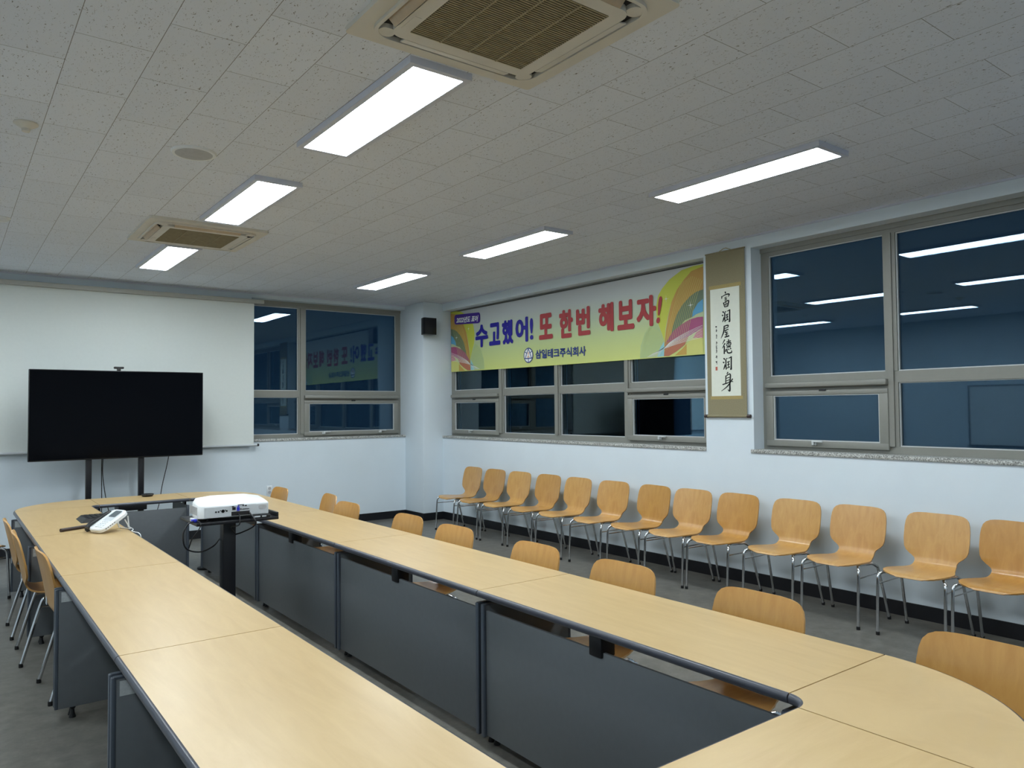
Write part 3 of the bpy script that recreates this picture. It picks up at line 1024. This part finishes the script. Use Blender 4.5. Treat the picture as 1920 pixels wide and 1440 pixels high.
ART = {
 'lobe': [(4.607, 2.985), (4.481, 2.985), (4.335, 2.967), (4.173, 2.895), (4.073, 2.815), (4.016, 2.746), (3.985, 2.622), (4.0, 2.483), (4.064, 2.35), (4.096, 2.263), (4.109, 2.388), (4.144, 2.511), (4.185, 2.633), (4.257, 2.749), (4.365, 2.859), (4.459, 2.927), (4.607, 2.969)],
 'green': [(3.75, 2.112), (3.765, 2.245), (3.826, 2.37), (3.885, 2.434), (3.983, 2.485), (4.064, 2.342), (4.095, 2.255), (4.087, 2.112)],
 'sky': [(3.992, 2.111), (4.039, 2.208), (4.09, 2.264), (4.087, 2.111)],
 'orange': [(4.607, 2.965), (4.46, 2.939), (4.365, 2.867), (4.268, 2.773), (4.196, 2.657), (4.155, 2.527), (4.12, 2.387), (4.101, 2.263), (4.087, 2.111), (4.136, 2.111), (4.161, 2.258), (4.207, 2.396), (4.263, 2.524), (4.339, 2.615), (4.434, 2.686), (4.516, 2.724), (4.602, 2.737)],
 'olive': [(4.602, 2.737), (4.516, 2.724), (4.434, 2.686), (4.339, 2.615), (4.263, 2.524), (4.207, 2.396), (4.184, 2.323), (4.26, 2.367), (4.314, 2.411), (4.367, 2.456), (4.461, 2.479), (4.472, 2.535), (4.534, 2.609), (4.6, 2.645)],
 'blue': [(4.6, 2.645), (4.534, 2.609), (4.472, 2.535), (4.461, 2.479), (4.512, 2.502), (4.597, 2.521)],
 'magenta': [(4.596, 2.469), (4.531, 2.472), (4.429, 2.458), (4.325, 2.419), (4.217, 2.362), (4.151, 2.292), (4.106, 2.237), (4.268, 2.242), (4.405, 2.288), (4.508, 2.328), (4.594, 2.361)],
 'mauve': [(4.594, 2.361), (4.508, 2.32), (4.467, 2.267), (4.592, 2.261)],
 'brick': [(4.106, 2.254), (4.269, 2.258), (4.416, 2.292), (4.362, 2.21), (4.256, 2.151), (4.158, 2.110), (4.087, 2.111)],
 'lemon': [(4.592, 2.261), (4.507, 2.268), (4.446, 2.261), (4.388, 2.208), (4.386, 2.110), (4.592, 2.110)],
 'tan_print': [(4.388, 2.216), (4.32, 2.164), (4.233, 2.111), (4.386, 2.110)],
}
MIR = 4.598
for side in (0, 1):
    fl = (lambda q: q) if side == 0 else (lambda q: (MIR - q[0], q[1] + .022))
    for k, (nm, pts) in enumerate(ART.items()):
        flat_poly([fl(q) for q in pts], 0.0006 + 0.0003 * k, BM.index(nm))
    def bez(p0, p1, p2, n=12):
        return [fl(((1 - t) ** 2 * p0[0] + 2 * t * (1 - t) * p1[0] + t * t * p2[0], (1 - t) ** 2 * p0[1] + 2 * t * (1 - t) * p1[1] + t * t * p2[1])) for t in [i / n for i in range(n + 1)]]
    for i in range(12):
        f = i / 11
        ribbon(bez((4.34 + .255 * f, 2.84 + .10 * f - .22 * max(0, f - .5)), (4.20 + .27 * f, 2.58), (4.10 + .30 * f, 2.16 + .15 * f)), .003, 0.0045, BM.index('lemon'))
    for i in range(9):
        f = i / 8
        ribbon(bez((3.86 + .02 * i, 2.115), (4.06 + .03 * f, 2.21 + .06 * f), (4.59, 2.27 + .115 * f)), .003, 0.0047, BM.index('ban_white'))
    for i in range(14):
        f = i / 13
        ribbon(bez((3.77 + .30 * f, 2.116), (3.79 + .28 * f, 2.30), (3.90 + .16 * f, 2.44 - .08 * f)), .0022, 0.0046, BM.index('lemon'))
    for (su, sz, sr) in ((4.445, 2.60, .045), (4.13, 2.70, .04)):
        pts = []
        for k in range(16):
            rr = sr if k % 4 == 0 else sr * (.35 if k % 2 == 0 else .12)
            pts.append(fl((su + rr * cos(k * pi / 8), sz + rr * sin(k * pi / 8))))
        flat_poly(pts, 0.005, BM.index('ban_white'))

_cache = {}
def glyph(s, bold):
    """outline of a word from Blender's built-in typeface: list of (u, v) normalised to its box, faces"""
    key = (s, bold)
    if key not in _cache:
        cu = bpy.data.curves.new('type', 'FONT')
        cu.body = s
        cu.offset = bold
        cu.resolution_u = 3
        ob = bpy.data.objects.new('type', cu)
        COL.objects.link(ob)
        dg = bpy.context.evaluated_depsgraph_get()
        me = bpy.data.meshes.new_from_object(ob.evaluated_get(dg))
        vs = [(v.co.x, v.co.y) for v in me.vertices]
        fs = [tuple(p.vertices) for p in me.polygons]
        bpy.data.objects.remove(ob)
        bpy.data.curves.remove(cu)
        bpy.data.meshes.remove(me)
        x0, x1 = min(v[0] for v in vs), max(v[0] for v in vs)
        y0, y1 = min(v[1] for v in vs), max(v[1] for v in vs)
        _cache[key] = ([((x - x0) / (x1 - x0), (y - y0) / (y1 - y0)) for x, y in vs], fs)
    return _cache[key]

def lettering(s, quad, lift, mi, bold=0.0):
    """word fitted into the (u, z) quadrilateral bl, br, tr, tl on the banner; bold: stroke widening in metres"""
    vs, fs = glyph(s, 0.006)
    bl, br, tr, tl = [Vector(q) for q in quad]
    ins = Vector((bold, bold))
    bl, br, tr, tl = bl + ins, br + Vector((-bold, bold)), tr - ins, tl + Vector((bold, -bold))
    for k in range(9 if bold else 1):
        du, dz = (0, 0) if k == 0 else (bold * cos(k * pi / 4), bold * sin(k * pi / 4))
        P = []
        for a, c in vs:
            q = (bl * (1 - a) + br * a) * (1 - c) + (tl * (1 - a) + tr * a) * c
            P.append((BX - lift - 0.00006 * k, BY0 - q.x - du, q.y + dz))
        out = []
        for f in fs:
            n = (Vector(P[f[1]]) - Vector(P[f[0]])).cross(Vector(P[f[2]]) - Vector(P[f[0]]))
            out.append(f if n.x < 0 else f[::-1])
        B.add(P, out, mi)

SLOGAN = [('수', .641, .946, 2.436, 2.751), ('고', .974, 1.231, 2.442, 2.747), ('했', 1.27, 1.519, 2.432, 2.755), ('어', 1.566, 1.83, 2.436, 2.758), ('!', 1.868, 1.936, 2.454, 2.729),
          ('또', 2.052, 2.317, 2.437, 2.759), ('한', 2.439, 2.688, 2.423, 2.762), ('번', 2.744, 2.987, 2.429, 2.762), ('해', 3.124, 3.366, 2.435, 2.763), ('보', 3.423, 3.678, 2.435, 2.759), ('자', 3.712, 3.993, 2.439, 2.768), ('!', 4.010, 4.062, 2.459, 2.738)]
for k, (c, u0, u1, z0, z1) in enumerate(SLOGAN):
    sl = 0.022 if k == 11 else 0.0
    lettering(c, [(u0 - sl, z0), (u1 - sl, z0), (u1 + sl, z1), (u0 + sl, z1)], 0.0065, 1 if k < 5 else 2, 0.013 if c != '!' else 0.006)
# badge
badge = []
for (cu_, cz) in ((.118, 2.945), (.745, 2.918), (.745, 2.788), (.118, 2.822)):
    badge.append((cu_, cz))
bp_ = []
for i, (cu_, cz) in enumerate(badge):
    sx = -1 if i in (0, 3) else 1
    sz = 1 if i in (0, 1) else -1
    a0 = {(-1, 1): pi / 2, (1, 1): 0, (1, -1): -pi / 2, (-1, -1): pi}[(sx, sz)]
    arc = [(cu_ - sx * .03 + .045 * cos(a0 + pi / 2 * t / 5), cz - sz * .03 + .04 * sin(a0 + pi / 2 * t / 5)) for t in range(6)]
    bp_ += arc[::-1]
flat_poly(bp_, 0.0062, BM.index('ban_purple'))
lettering('2022년도 표어', [(.150, 2.830), (.695, 2.802), (.720, 2.890), (.175, 2.916)], 0.007, BM.index('ban_white'), 0.003)
lettering('삼일테크주식회사', [(1.977, 2.206), (2.907, 2.190), (2.909, 2.304), (1.977, 2.320)], 0.0065, BM.index('ban_blue'), 0.003)
# emblem: ring, triangle, bar
def oval(a, b_, n=36):
    return [(1.834 + a * cos(2 * pi * k / n), 2.261 + b_ * sin(2 * pi * k / n)) for k in range(n + 1)]
flat_poly(oval(.090, .090)[:-1], 0.0060, BM.index('ban_white'))
ribbon(oval(.090, .090), .012, 0.0066, BM.index('ban_blue'))
tri = [(1.834, 2.346), (1.768, 2.222), (1.900, 2.222)]
ribbon([tri[0], tri[1]], .012, 0.0068, BM.index('ban_blue'))
ribbon([tri[0], tri[2]], .012, 0.0068, BM.index('ban_blue'))
ribbon([(1.752, 2.222), (1.916, 2.222)], .012, 0.0068, BM.index('ban_blue'))
ribbon([(1.834, 2.222), (1.834, 2.172)], .012, 0.0068, BM.index('ban_blue'))
ribbon([(1.800, 2.290), (1.757, 2.310)], .010, 0.0068, BM.index('ban_blue'))
ribbon([(1.868, 2.290), (1.911, 2.310)], .010, 0.0068, BM.index('ban_blue'))
ribbon([(1.834, 2.292), (1.834, 2.240)], .008, 0.0070, BM.index('ban_orange_text'))
ribbon([(1.812, 2.238), (1.856, 2.238)], .008, 0.0070, BM.index('ban_orange_text'))
ribbon([(1.822, 2.292), (1.846, 2.292)], .008, 0.0070, BM.index('ban_orange_text'))
ban = B.build('banner', BM)
tag(ban, 'wide printed slogan banner with navy and red Korean lettering over the middle window', 'banner')
MB().tube([(BX + .004, BY0 + .01, ZTOP + .006), (BX + .004, PIER + .02, ZTOP + .006)], .0035, 8).build('hanging_cord', 'black', ban)

# ------------------------------------------------------------------ hanging scroll on the pier
SX = 5.782
t = thing('hanging_scroll', 'olive silk hanging scroll with six brushed characters on the pier', 'wall scroll', (XR, 4.372, 1.50))
PO = Matrix.Translation((-XR, -4.372, -1.50))
MB().box(SX - .001, SX + .001, 4.155, 4.590, 1.505, 3.030, mat=PO).build('silk_mount', 'silk', t)
b = MB().box(SX - .0022, SX - .0012, 4.197, 4.556, 2.690, 2.725, mat=PO).box(SX - .0022, SX - .0012, 4.197, 4.556, 1.655, 1.685, mat=PO)
b.build('brocade_strip', 'silk_trim', t)
P_ = MB().box(SX - .003, SX - .0014, 4.215, 4.541, 1.685, 2.690, mat=PO)
INK = MB
def brush(strokes, x0, x1, y0, y1, mi, wscale):
    """strokes in a 0..100 box (x right, y down), each point (x, y, width)"""
    for st in strokes:
        P = smooth_path([(a, c, w_) for a, c, w_ in st], 4) if len(st) > 2 else [Vector(st[0]) * (1 - k / 4) + Vector(st[1]) * (k / 4) for k in range(5)]
        L, Rr = [], []
        for i, p in enumerate(P):
            px, py = x0 + (x1 - x0) * p.x / 100, y0 + (y1 - y0) * p.y / 100
            a, c = P[max(0, i - 1)], P[min(len(P) - 1, i + 1)]
            d = Vector(((c.x - a.x) * (x1 - x0), (c.y - a.y) * (y1 - y0)))
            d = d.normalized() if d.length else Vector((1, 0))
            n = Vector((-d.y, d.x)) * max(.8, p.z) * wscale / 2
            L.append((px + n.x, py + n.y))
            Rr.append((px - n.x, py - n.y))
        # to the paper: zoomed reading units -> metres
        cv = lambda q: (SX - .0036, 4.541 - (q[0] - 92) / 392 * .326, 2.690 - (q[1] - 25) / 1430 * 1.005)
        vs = [cv(q) for q in L + Rr]
        m = len(P)
        fs = []
        for i in range(m - 1):
            f = (i, i + 1, m + i + 1, m + i)
            n = (Vector(vs[f[1]]) - Vector(vs[f[0]])).cross(Vector(vs[f[2]]) - Vector(vs[f[0]]))
            fs.append(f if n.x < 0 else f[::-1])
        P_.add(vs, fs, mi, False, PO)
FU = [[(48, 0, 8), (52, 13, 9)], [(8, 26, 10), (4, 44, 4)], [(8, 30, 4), (58, 19, 8), (95, 21, 10), (82, 37, 3)], [(38, 40, 5), (64, 35, 6)], [(40, 49, 6), (60, 45, 7), (54, 56, 5), (38, 57, 5)],
      [(26, 68, 9), (40, 99, 6)], [(30, 71, 5), (86, 59, 9), (72, 97, 9)], [(56, 66, 6), (54, 95, 5)], [(40, 83, 5), (76, 77, 5)], [(40, 98, 5), (74, 95, 6)]]
RUN = [[(10, 10, 8), (26, 21, 10)], [(2, 38, 8), (18, 47, 8)], [(8, 97, 4), (22, 74, 10), (24, 56, 4)], [(36, 20, 9), (38, 98, 7)], [(38, 17, 6), (56, 12, 6)], [(98, 0, 9), (96, 60, 9), (94, 97, 11), (82, 91, 3)],
       [(66, 13, 5), (98, 5, 8)], [(48, 43, 6), (80, 36, 7)], [(50, 63, 6), (78, 57, 7)], [(44, 87, 6), (82, 78, 7)], [(65, 38, 7), (64, 84, 6)]]
OK_ = [[(38, 8, 7), (86, 3, 9), (80, 23, 5)], [(40, 25, 6), (82, 20, 6)], [(40, 5, 8), (34, 50, 10), (0, 99, 3)], [(44, 41, 6), (90, 34, 8)], [(64, 41, 6), (50, 57, 6), (82, 54, 7)], [(67, 58, 8), (64, 90, 6)], [(46, 75, 6), (86, 68, 6)], [(42, 93, 8), (98, 84, 11)]]
DEOK = [[(30, 1, 9), (4, 31, 3)], [(32, 26, 9), (2, 60, 4)], [(24, 45, 9), (22, 99, 9)], [(46, 19, 6), (94, 12, 7)], [(70, 1, 8), (68, 23, 6)], [(50, 29, 6), (90, 24, 8), (85, 45, 6), (52, 47, 6), (50, 30, 5)], [(63, 28, 5), (64, 44, 5)], [(76, 27, 5), (76, 43, 5)],
        [(46, 57, 6), (92, 52, 7)], [(40, 68, 8), (35, 86, 6)], [(51, 64, 7), (58, 92, 9), (98, 92, 9), (97, 78, 4)], [(66, 65, 7), (73, 74, 8)], [(85, 60, 7), (93, 70, 8)]]
SIN = [[(58, 0, 9), (48, 12, 5)], [(40, 18, 8), (38, 60, 7)], [(42, 21, 6), (76, 12, 9), (72, 60, 9), (70, 99, 11), (54, 91, 3)], [(44, 33, 5), (70, 28, 6)], [(44, 46, 5), (70, 41, 6)], [(10, 65, 8), (50, 58, 7), (74, 50, 5)], [(96, 36, 8), (52, 74, 8), (0, 99, 3)], [(86, 50, 5), (99, 52, 6)]]
for ch, bx in ((FU, (245, 358, 75, 285)), (RUN, (248, 358, 318, 482)), (OK_, (232, 346, 520, 692)), (DEOK, (245, 372, 708, 902)), (RUN, (250, 368, 938, 1112)), (SIN, (225, 386, 1140, 1392))):
    brush(ch, *bx, 1, 2.0)
rs = random.Random(3)
for y0, h in ((520, 22), (555, 40), (630, 50), (725, 42), (785, 28), (815, 62), (912, 45), (985, 48)):
    st = []
    for k in range(4):
        a, c = rs.uniform(0, 45), rs.uniform(0, 100)
        st.append([(a, c, 6), (a + rs.uniform(20, 55), c + rs.uniform(-12, 18), 7)])
    st.append([(50 + rs.uniform(-8, 8), 0, 7), (46 + rs.uniform(-10, 10), 100, 6)])
    brush(st, 152, 188, y0, y0 + h, 1, 1.0)
brush([[(0, 50, 60), (100, 50, 60)]], 150, 178, 1066, 1086, 2, .42)
brush([[(0, 50, 60), (100, 50, 60)]], 150, 178, 1090, 1110, 2, .42)
P_.build('calligraphy_sheet', ['paper', 'ink', 'seal'], t)
rd = MB().tube([(SX, 4.150, 1.498), (SX, 4.595, 1.498)], .012, 14, mat=PO).build('roller', 'silk', t)
for y0, y1 in ((4.118, 4.152), (4.593, 4.627)):
    MB().tube([(SX, y0, 1.498), (SX, y1, 1.498)], .0155, 14, mat=PO).build('roller_knob', 'knob', rd)
MB().box(SX - .005, SX + .008, 4.150, 4.595, 3.026, 3.038, bev=.002, mat=PO).build('top_rod', 'silk', t)
MB().tube([(SX + .004, 4.44, 3.036), (SX + .006, 4.385, 3.062), (SX + .006, 4.36, 3.062), (SX + .004, 4.30, 3.036)], .003, 8, mat=PO).build('hanging_loop', 'silk_trim', t)

# ------------------------------------------------------------------ projector on its stand, in the well of the table
PX, PY = 1.544, 5.26
TR = 0.868
t = thing('projector_stand', 'black projector trolley with a square column in the well of the table', 'projector stand', (PX, PY, 0))
MB().box(-.042, .042, -.042, .042, .05, TR - .02, bev=.006).build('column', 'black_metal', t)
b = MB().box(-.25, .25, -.22, .22, .035, .06, bev=.006)
b.build('base', 'black_metal', t)
for x in (-.21, .21):
    for y in (-.18, .18):
        MB().lathe([(.018, -.01), (.018, .01)], 0, 0, 16, mat=Matrix.Translation((x, y, .018)) @ Matrix.Rotation(pi / 2, 4, 'Y')).build('caster', 'black', t)
b = MB().box(-.255, .275, -.21, .21, TR - .02, TR, bev=.004).box(.258, .275, -.21, .21, TR - .004, TR + .030, bev=.006)
b.build('tray', 'black_metal', t)

t = thing('projector', 'white video projector on the black trolley, rear ports facing the room', 'projector', (PX + .0, PY - .175, TR))
# plan outline, rear face at y = 0 towards the camera
low = [(-.205, 0), (.215, 0), (.222, .10), (.222, .215), (.145, .295), (-.08, .300), (-.195, .255), (-.232, .16), (-.232, .02)]
hi = [(a * .985, c) for a, c in low]
zt = [.103, .103, .113, .124, .134, .137, .131, .120, .106]
zb = .022
n = len(low)
vs = [(a, c, zb) for a, c in low] + [(a, c, z - .008) for (a, c), z in zip(low, zt)] + [(a * .972, .006 + c * .972, z) for (a, c), z in zip(low, zt)] + [(0.0, .15, .132)]
fs = [tuple(range(n - 1, -1, -1))]
fs += [(i, (i + 1) % n, n + (i + 1) % n, n + i) for i in range(n)]
fs += [(n + i, n + (i + 1) % n, 2 * n + (i + 1) % n, 2 * n + i) for i in range(n)]
fs += [(2 * n + i, 2 * n + (i + 1) % n, 3 * n) for i in range(n)]
MB().add(vs, fs, 0, True).build('housing', 'white', t, sharp=50)
b = MB().box(-.20, .212, -.003, 0, .026, .090)
rp = b.build('rear_panel', 'pale', t)
b = MB()
for k in range(10):
    b.box(-.234, -.231, .045 + .018 * k, .056 + .018 * k, .040, .092)
b.build('side_vent', 'speaker_grey', t)
# buttons, sockets, speaker mesh and cable recess on the rear panel
b = MB()
for x, z, r in ((-.128, .059, .0055), (-.112, .059, .0055), (-.084, .061, .0105), (-.084, .061, .0045), (-.060, .061, .0055), (-.100, .066, .003), (-.068, .067, .003)):
    b.lathe([(r, -.002), (r, .002)], 0, 0, 14, mat=Matrix.Translation((x, -.0045, z)) @ Matrix.Rotation(pi / 2, 4, 'X'))
b.build('control_buttons', 'black', rp)
b = MB().box(-.040, .130, -.0045, -.003, .060, .092)
b.build('port_plate', 'pale', rp)
b = MB().box(-.025, -.004, -.0085, -.0045, .064, .082).box(-.028, -.014, -.0085, -.0045, .084, .089).box(.040, .052, -.0085, -.0045, .085, .090).box(.058, .068, -.0085, -.0045, .083, .091).box(.026, .034, -.0085, -.0045, .064, .070).box(.040, .085, -.0065, -.0045, .063, .067)
b.build('black_ports', 'black', rp)
b = MB().box(.004, .022, -.0085, -.0045, .056, .080).box(.008, .02, -.0085, -.0045, .083, .090)
b.build('blue_ports', 'blue_plug', rp)
b = MB()
b.prism(rounded(.052, .026, .011, 5), -.002, .0, mat=Matrix.Translation((.175, -.0055, .070)) @ Matrix.Rotation(pi / 2, 4, 'X'))
b.build('speaker_grille', 'speaker_grey', rp)
MB().box(-.030, .090, -.0045, .004, .026, .052).build('cable_recess', 'slot', rp)
MB().box(.012, .052, -.004, .004, .092, .0965).build('release_latch', 'black', rp)
b = MB()
for x in (-.17, .17):
    b.lathe([(.012, 0.0), (.012, .008), (.008, .010), (.008, .023)], x, .04, n=14)
b.lathe([(.014, 0.0), (.014, .008), (.009, .010), (.009, .023)], 0, .25, n=14)
b.build('foot', 'black', t)
MB().lathe([(.045, -.012), (.05, -.008), (.05, .006)], 0, 0, 24, mat=Matrix.Translation((-.02, .30, .07)) @ Matrix.Rotation(-pi / 2, 4, 'X')).build('lens_ring', 'pale', t)

t = thing('cable_plug', 'white cable plug with a blue end beside the projector', 'plug', (PX - .248, PY - .09, TR))
MB().box(-.012, .022, -.04, .03, 0, .022, bev=.004).build('plug_body', 'white', t)
MB().box(-.022, .012, -.062, -.038, .002, .020, bev=.003).build('connector', 'blue_plug', t)
cord('video_cable', [(PX - .262, PY - .155, TR + .008), (PX - .305, PY - .20, TR + .0), (PX - .335, PY - .21, TR - .06), (PX - .315, PY - .20, TR - .15), (PX - .225, PY - .18, TR - .185), (PX - .12, PY - .10, TR - .17),
                     (PX - .02, PY + .07, TR - .15), (PX + .065, PY - .06, TR - .11), (PX + .11, PY - .235, TR - .035), (PX + .085, PY - .205, TR + .035), (PX + .080, PY - .182, TR + .038)], .0048, 'black video cable looping below the projector tray', group='cables at the projector')
cord('video_cable', [(PX - .240, PY - .05, TR + .008), (PX - .238, PY - .225, TR + .008), (PX - .245, PY - .235, TR - .03), (PX - .285, PY - .225, TR - .09), (PX - .300, PY - .205, TR - .15)], .0035, 'thin black cable dropping from the tray corner to the loop', group='cables at the projector')
cord('video_cable', [(PX + .010, PY - .180, TR + .036), (PX + .012, PY - .215, TR + .025), (PX + .004, PY - .228, TR - .03), (PX - .008, PY - .10, TR - .06), (PX + .035, PY - .055, TR - .12)], .004, 'black cable hanging from the middle of the projector to the column', group='cables at the projector')
t = thing('adapter_box', 'flat black adapter box under the right side of the projector', 'adapter', (PX + .15, PY - .195, TR))
MB().box(-.06, .07, -.012, .014, 0, .019, bev=.003).build('case', 'black', t)
MB().box(-.04, .0, -.0135, -.0125, .006, .014).box(.012, .04, -.0135, -.0125, .006, .014).build('socket', 'pale', t)

# ------------------------------------------------------------------ telephone and things on the left arm
t = thing('telephone', 'white desk telephone tilted up on its wire stand', 'telephone', (.955, 6.06, ZT), radians(24))
TL = Matrix.Translation((-.105, 0, .006)) @ Matrix.Rotation(-radians(30), 4, 'Y')
body = rounded(.235, .175, .05, 6, .1175, 0)
b = MB()
b.prism(body, 0, .020, 0, True, mat=TL).prism(body, .020, .027, 0, True, mat=TL, top=rounded(.222, .162, .045, 6, .1175, 0))
b.build('body', 'white', t)
MB().prism(rounded(.135, .10, .03, 6, .155, -.012), .027, .0285, mat=TL).build('silver_bezel', 'pale', t)
MB().prism(rounded(.07, .075, .01, 4, .178, -.012), .0285, .0298, mat=TL).build('display', 'lcd', t)
k_ = MB()
for i in range(4):
    for j in range(3):
        k_.box(.028 + .019 * i, .042 + .019 * i, -.055 + .028 * j, -.035 + .028 * j, .027, .0315, bev=.002, mat=TL)
k_.build('keypad', 'white', t)
m_ = MB()
for i in range(5):
    m_.box(.03 + .018 * i, .038 + .018 * i, -.0885, -.087, .012, .017, mat=TL)
m_.build('side_keys', 'black', t)
hs = MB().tube(smooth_path([(.005, .078, .030), (.03, .080, .040), (.09, .082, .034), (.16, .080, .030), (.20, .078, .022)], 5), [.02 if i in (0, 1) else .015 for i in range(21)], 12, mat=TL)
hs.build('handset', 'black', t)
sd = MB()
for y in (-.06, .06):
    sd.tube([(.075, y, .078), (.118, y, .006), (.110, y, .006), (.098, y, .10)], .0045, 8)
sd.tube([(.118, -.06, .006), (.118, .06, .006)], .0045, 8)
sd.build('wire_stand', 'white', t)
cord('phone_cord', [(1.065, 6.03, ZT + .03), (1.10, 6.02, ZT + .006), (1.075, 5.93, ZT + .006), (1.085, 5.86, ZT + .006), (1.098, 5.80, ZT + .004), (1.104, 5.76, ZT - .03), (1.105, 5.74, ZT - .2)], .003, 'white telephone cord running over the inner table edge', 'white')
t = thing('keypad_box', 'flat black keypad box lying behind the white telephone', 'keypad', (.955, 6.78, ZT))
b = MB().prism([(-.105, -.15), (.105, -.15), (.105, .15), (-.105, .15)], 0, .030, top=[(-.070, -.14), (.100, -.14), (.100, .14), (-.070, .14)])
b.build('case', 'black', t)
k_ = MB()
for i in range(4):
    for j in range(6):
        k_.box(-.055 + .036 * i, -.028 + .036 * i, -.125 + .042 * j, -.093 + .042 * j, .030, .0345, bev=.002)
k_.build('keys', 'black_metal', t)
o = MB().tube([(.672, 6.245, ZT + .0125), (.905, 6.375, ZT + .0125)], .0125, 14).build('rod', 'brown_rod')
tag(o, 'dark brown round rod lying on the table beside the telephone', 'rod')
t = thing('microphone', 'black rounded table microphone with a short stub beside the telephone', 'microphone', (.855, 6.22, ZT))
MB().lathe([(.035, 0.0), (.036, .012), (.030, .034), (.016, .046), (.004, .049)], 0, .0, n=24).build('base', 'black', t)
MB().tube([(-.01, -.04, .011), (-.03, -.085, .011)], .011, 12).build('stub', 'black', t)

t = thing('conference_microphone', 'flat black conference speakerphone on the far cross table', 'speakerphone', (1.645, 8.30, ZT))
MB().lathe([(.045, 0.0), (.052, .008), (.060, .020), (.056, .026), (.02, .022)], n=24).build('body', 'black', t)
MB().lathe([(.018, .022), (.018, .026)], n=18).build('button', 'black_metal', t)

# ------------------------------------------------------------------ left wall (seen mirrored in the window glass)
t = thing('whiteboard', 'large whiteboard on the left wall, seen only mirrored in the window glass', 'whiteboard', (XL, 4.2, 1.45))
MB().box(.004, .022, -1.5, 1.5, -.55, .45).build('writing_surface', 'board', t)
b = MB().box(0, .028, -1.53, 1.53, .45, .48).box(0, .028, -1.53, 1.53, -.58, -.55).box(0, .028, -1.53, -1.5, -.55, .45).box(0, .028, 1.5, 1.53, -.55, .45)
b.build('frame', 'steel', t)
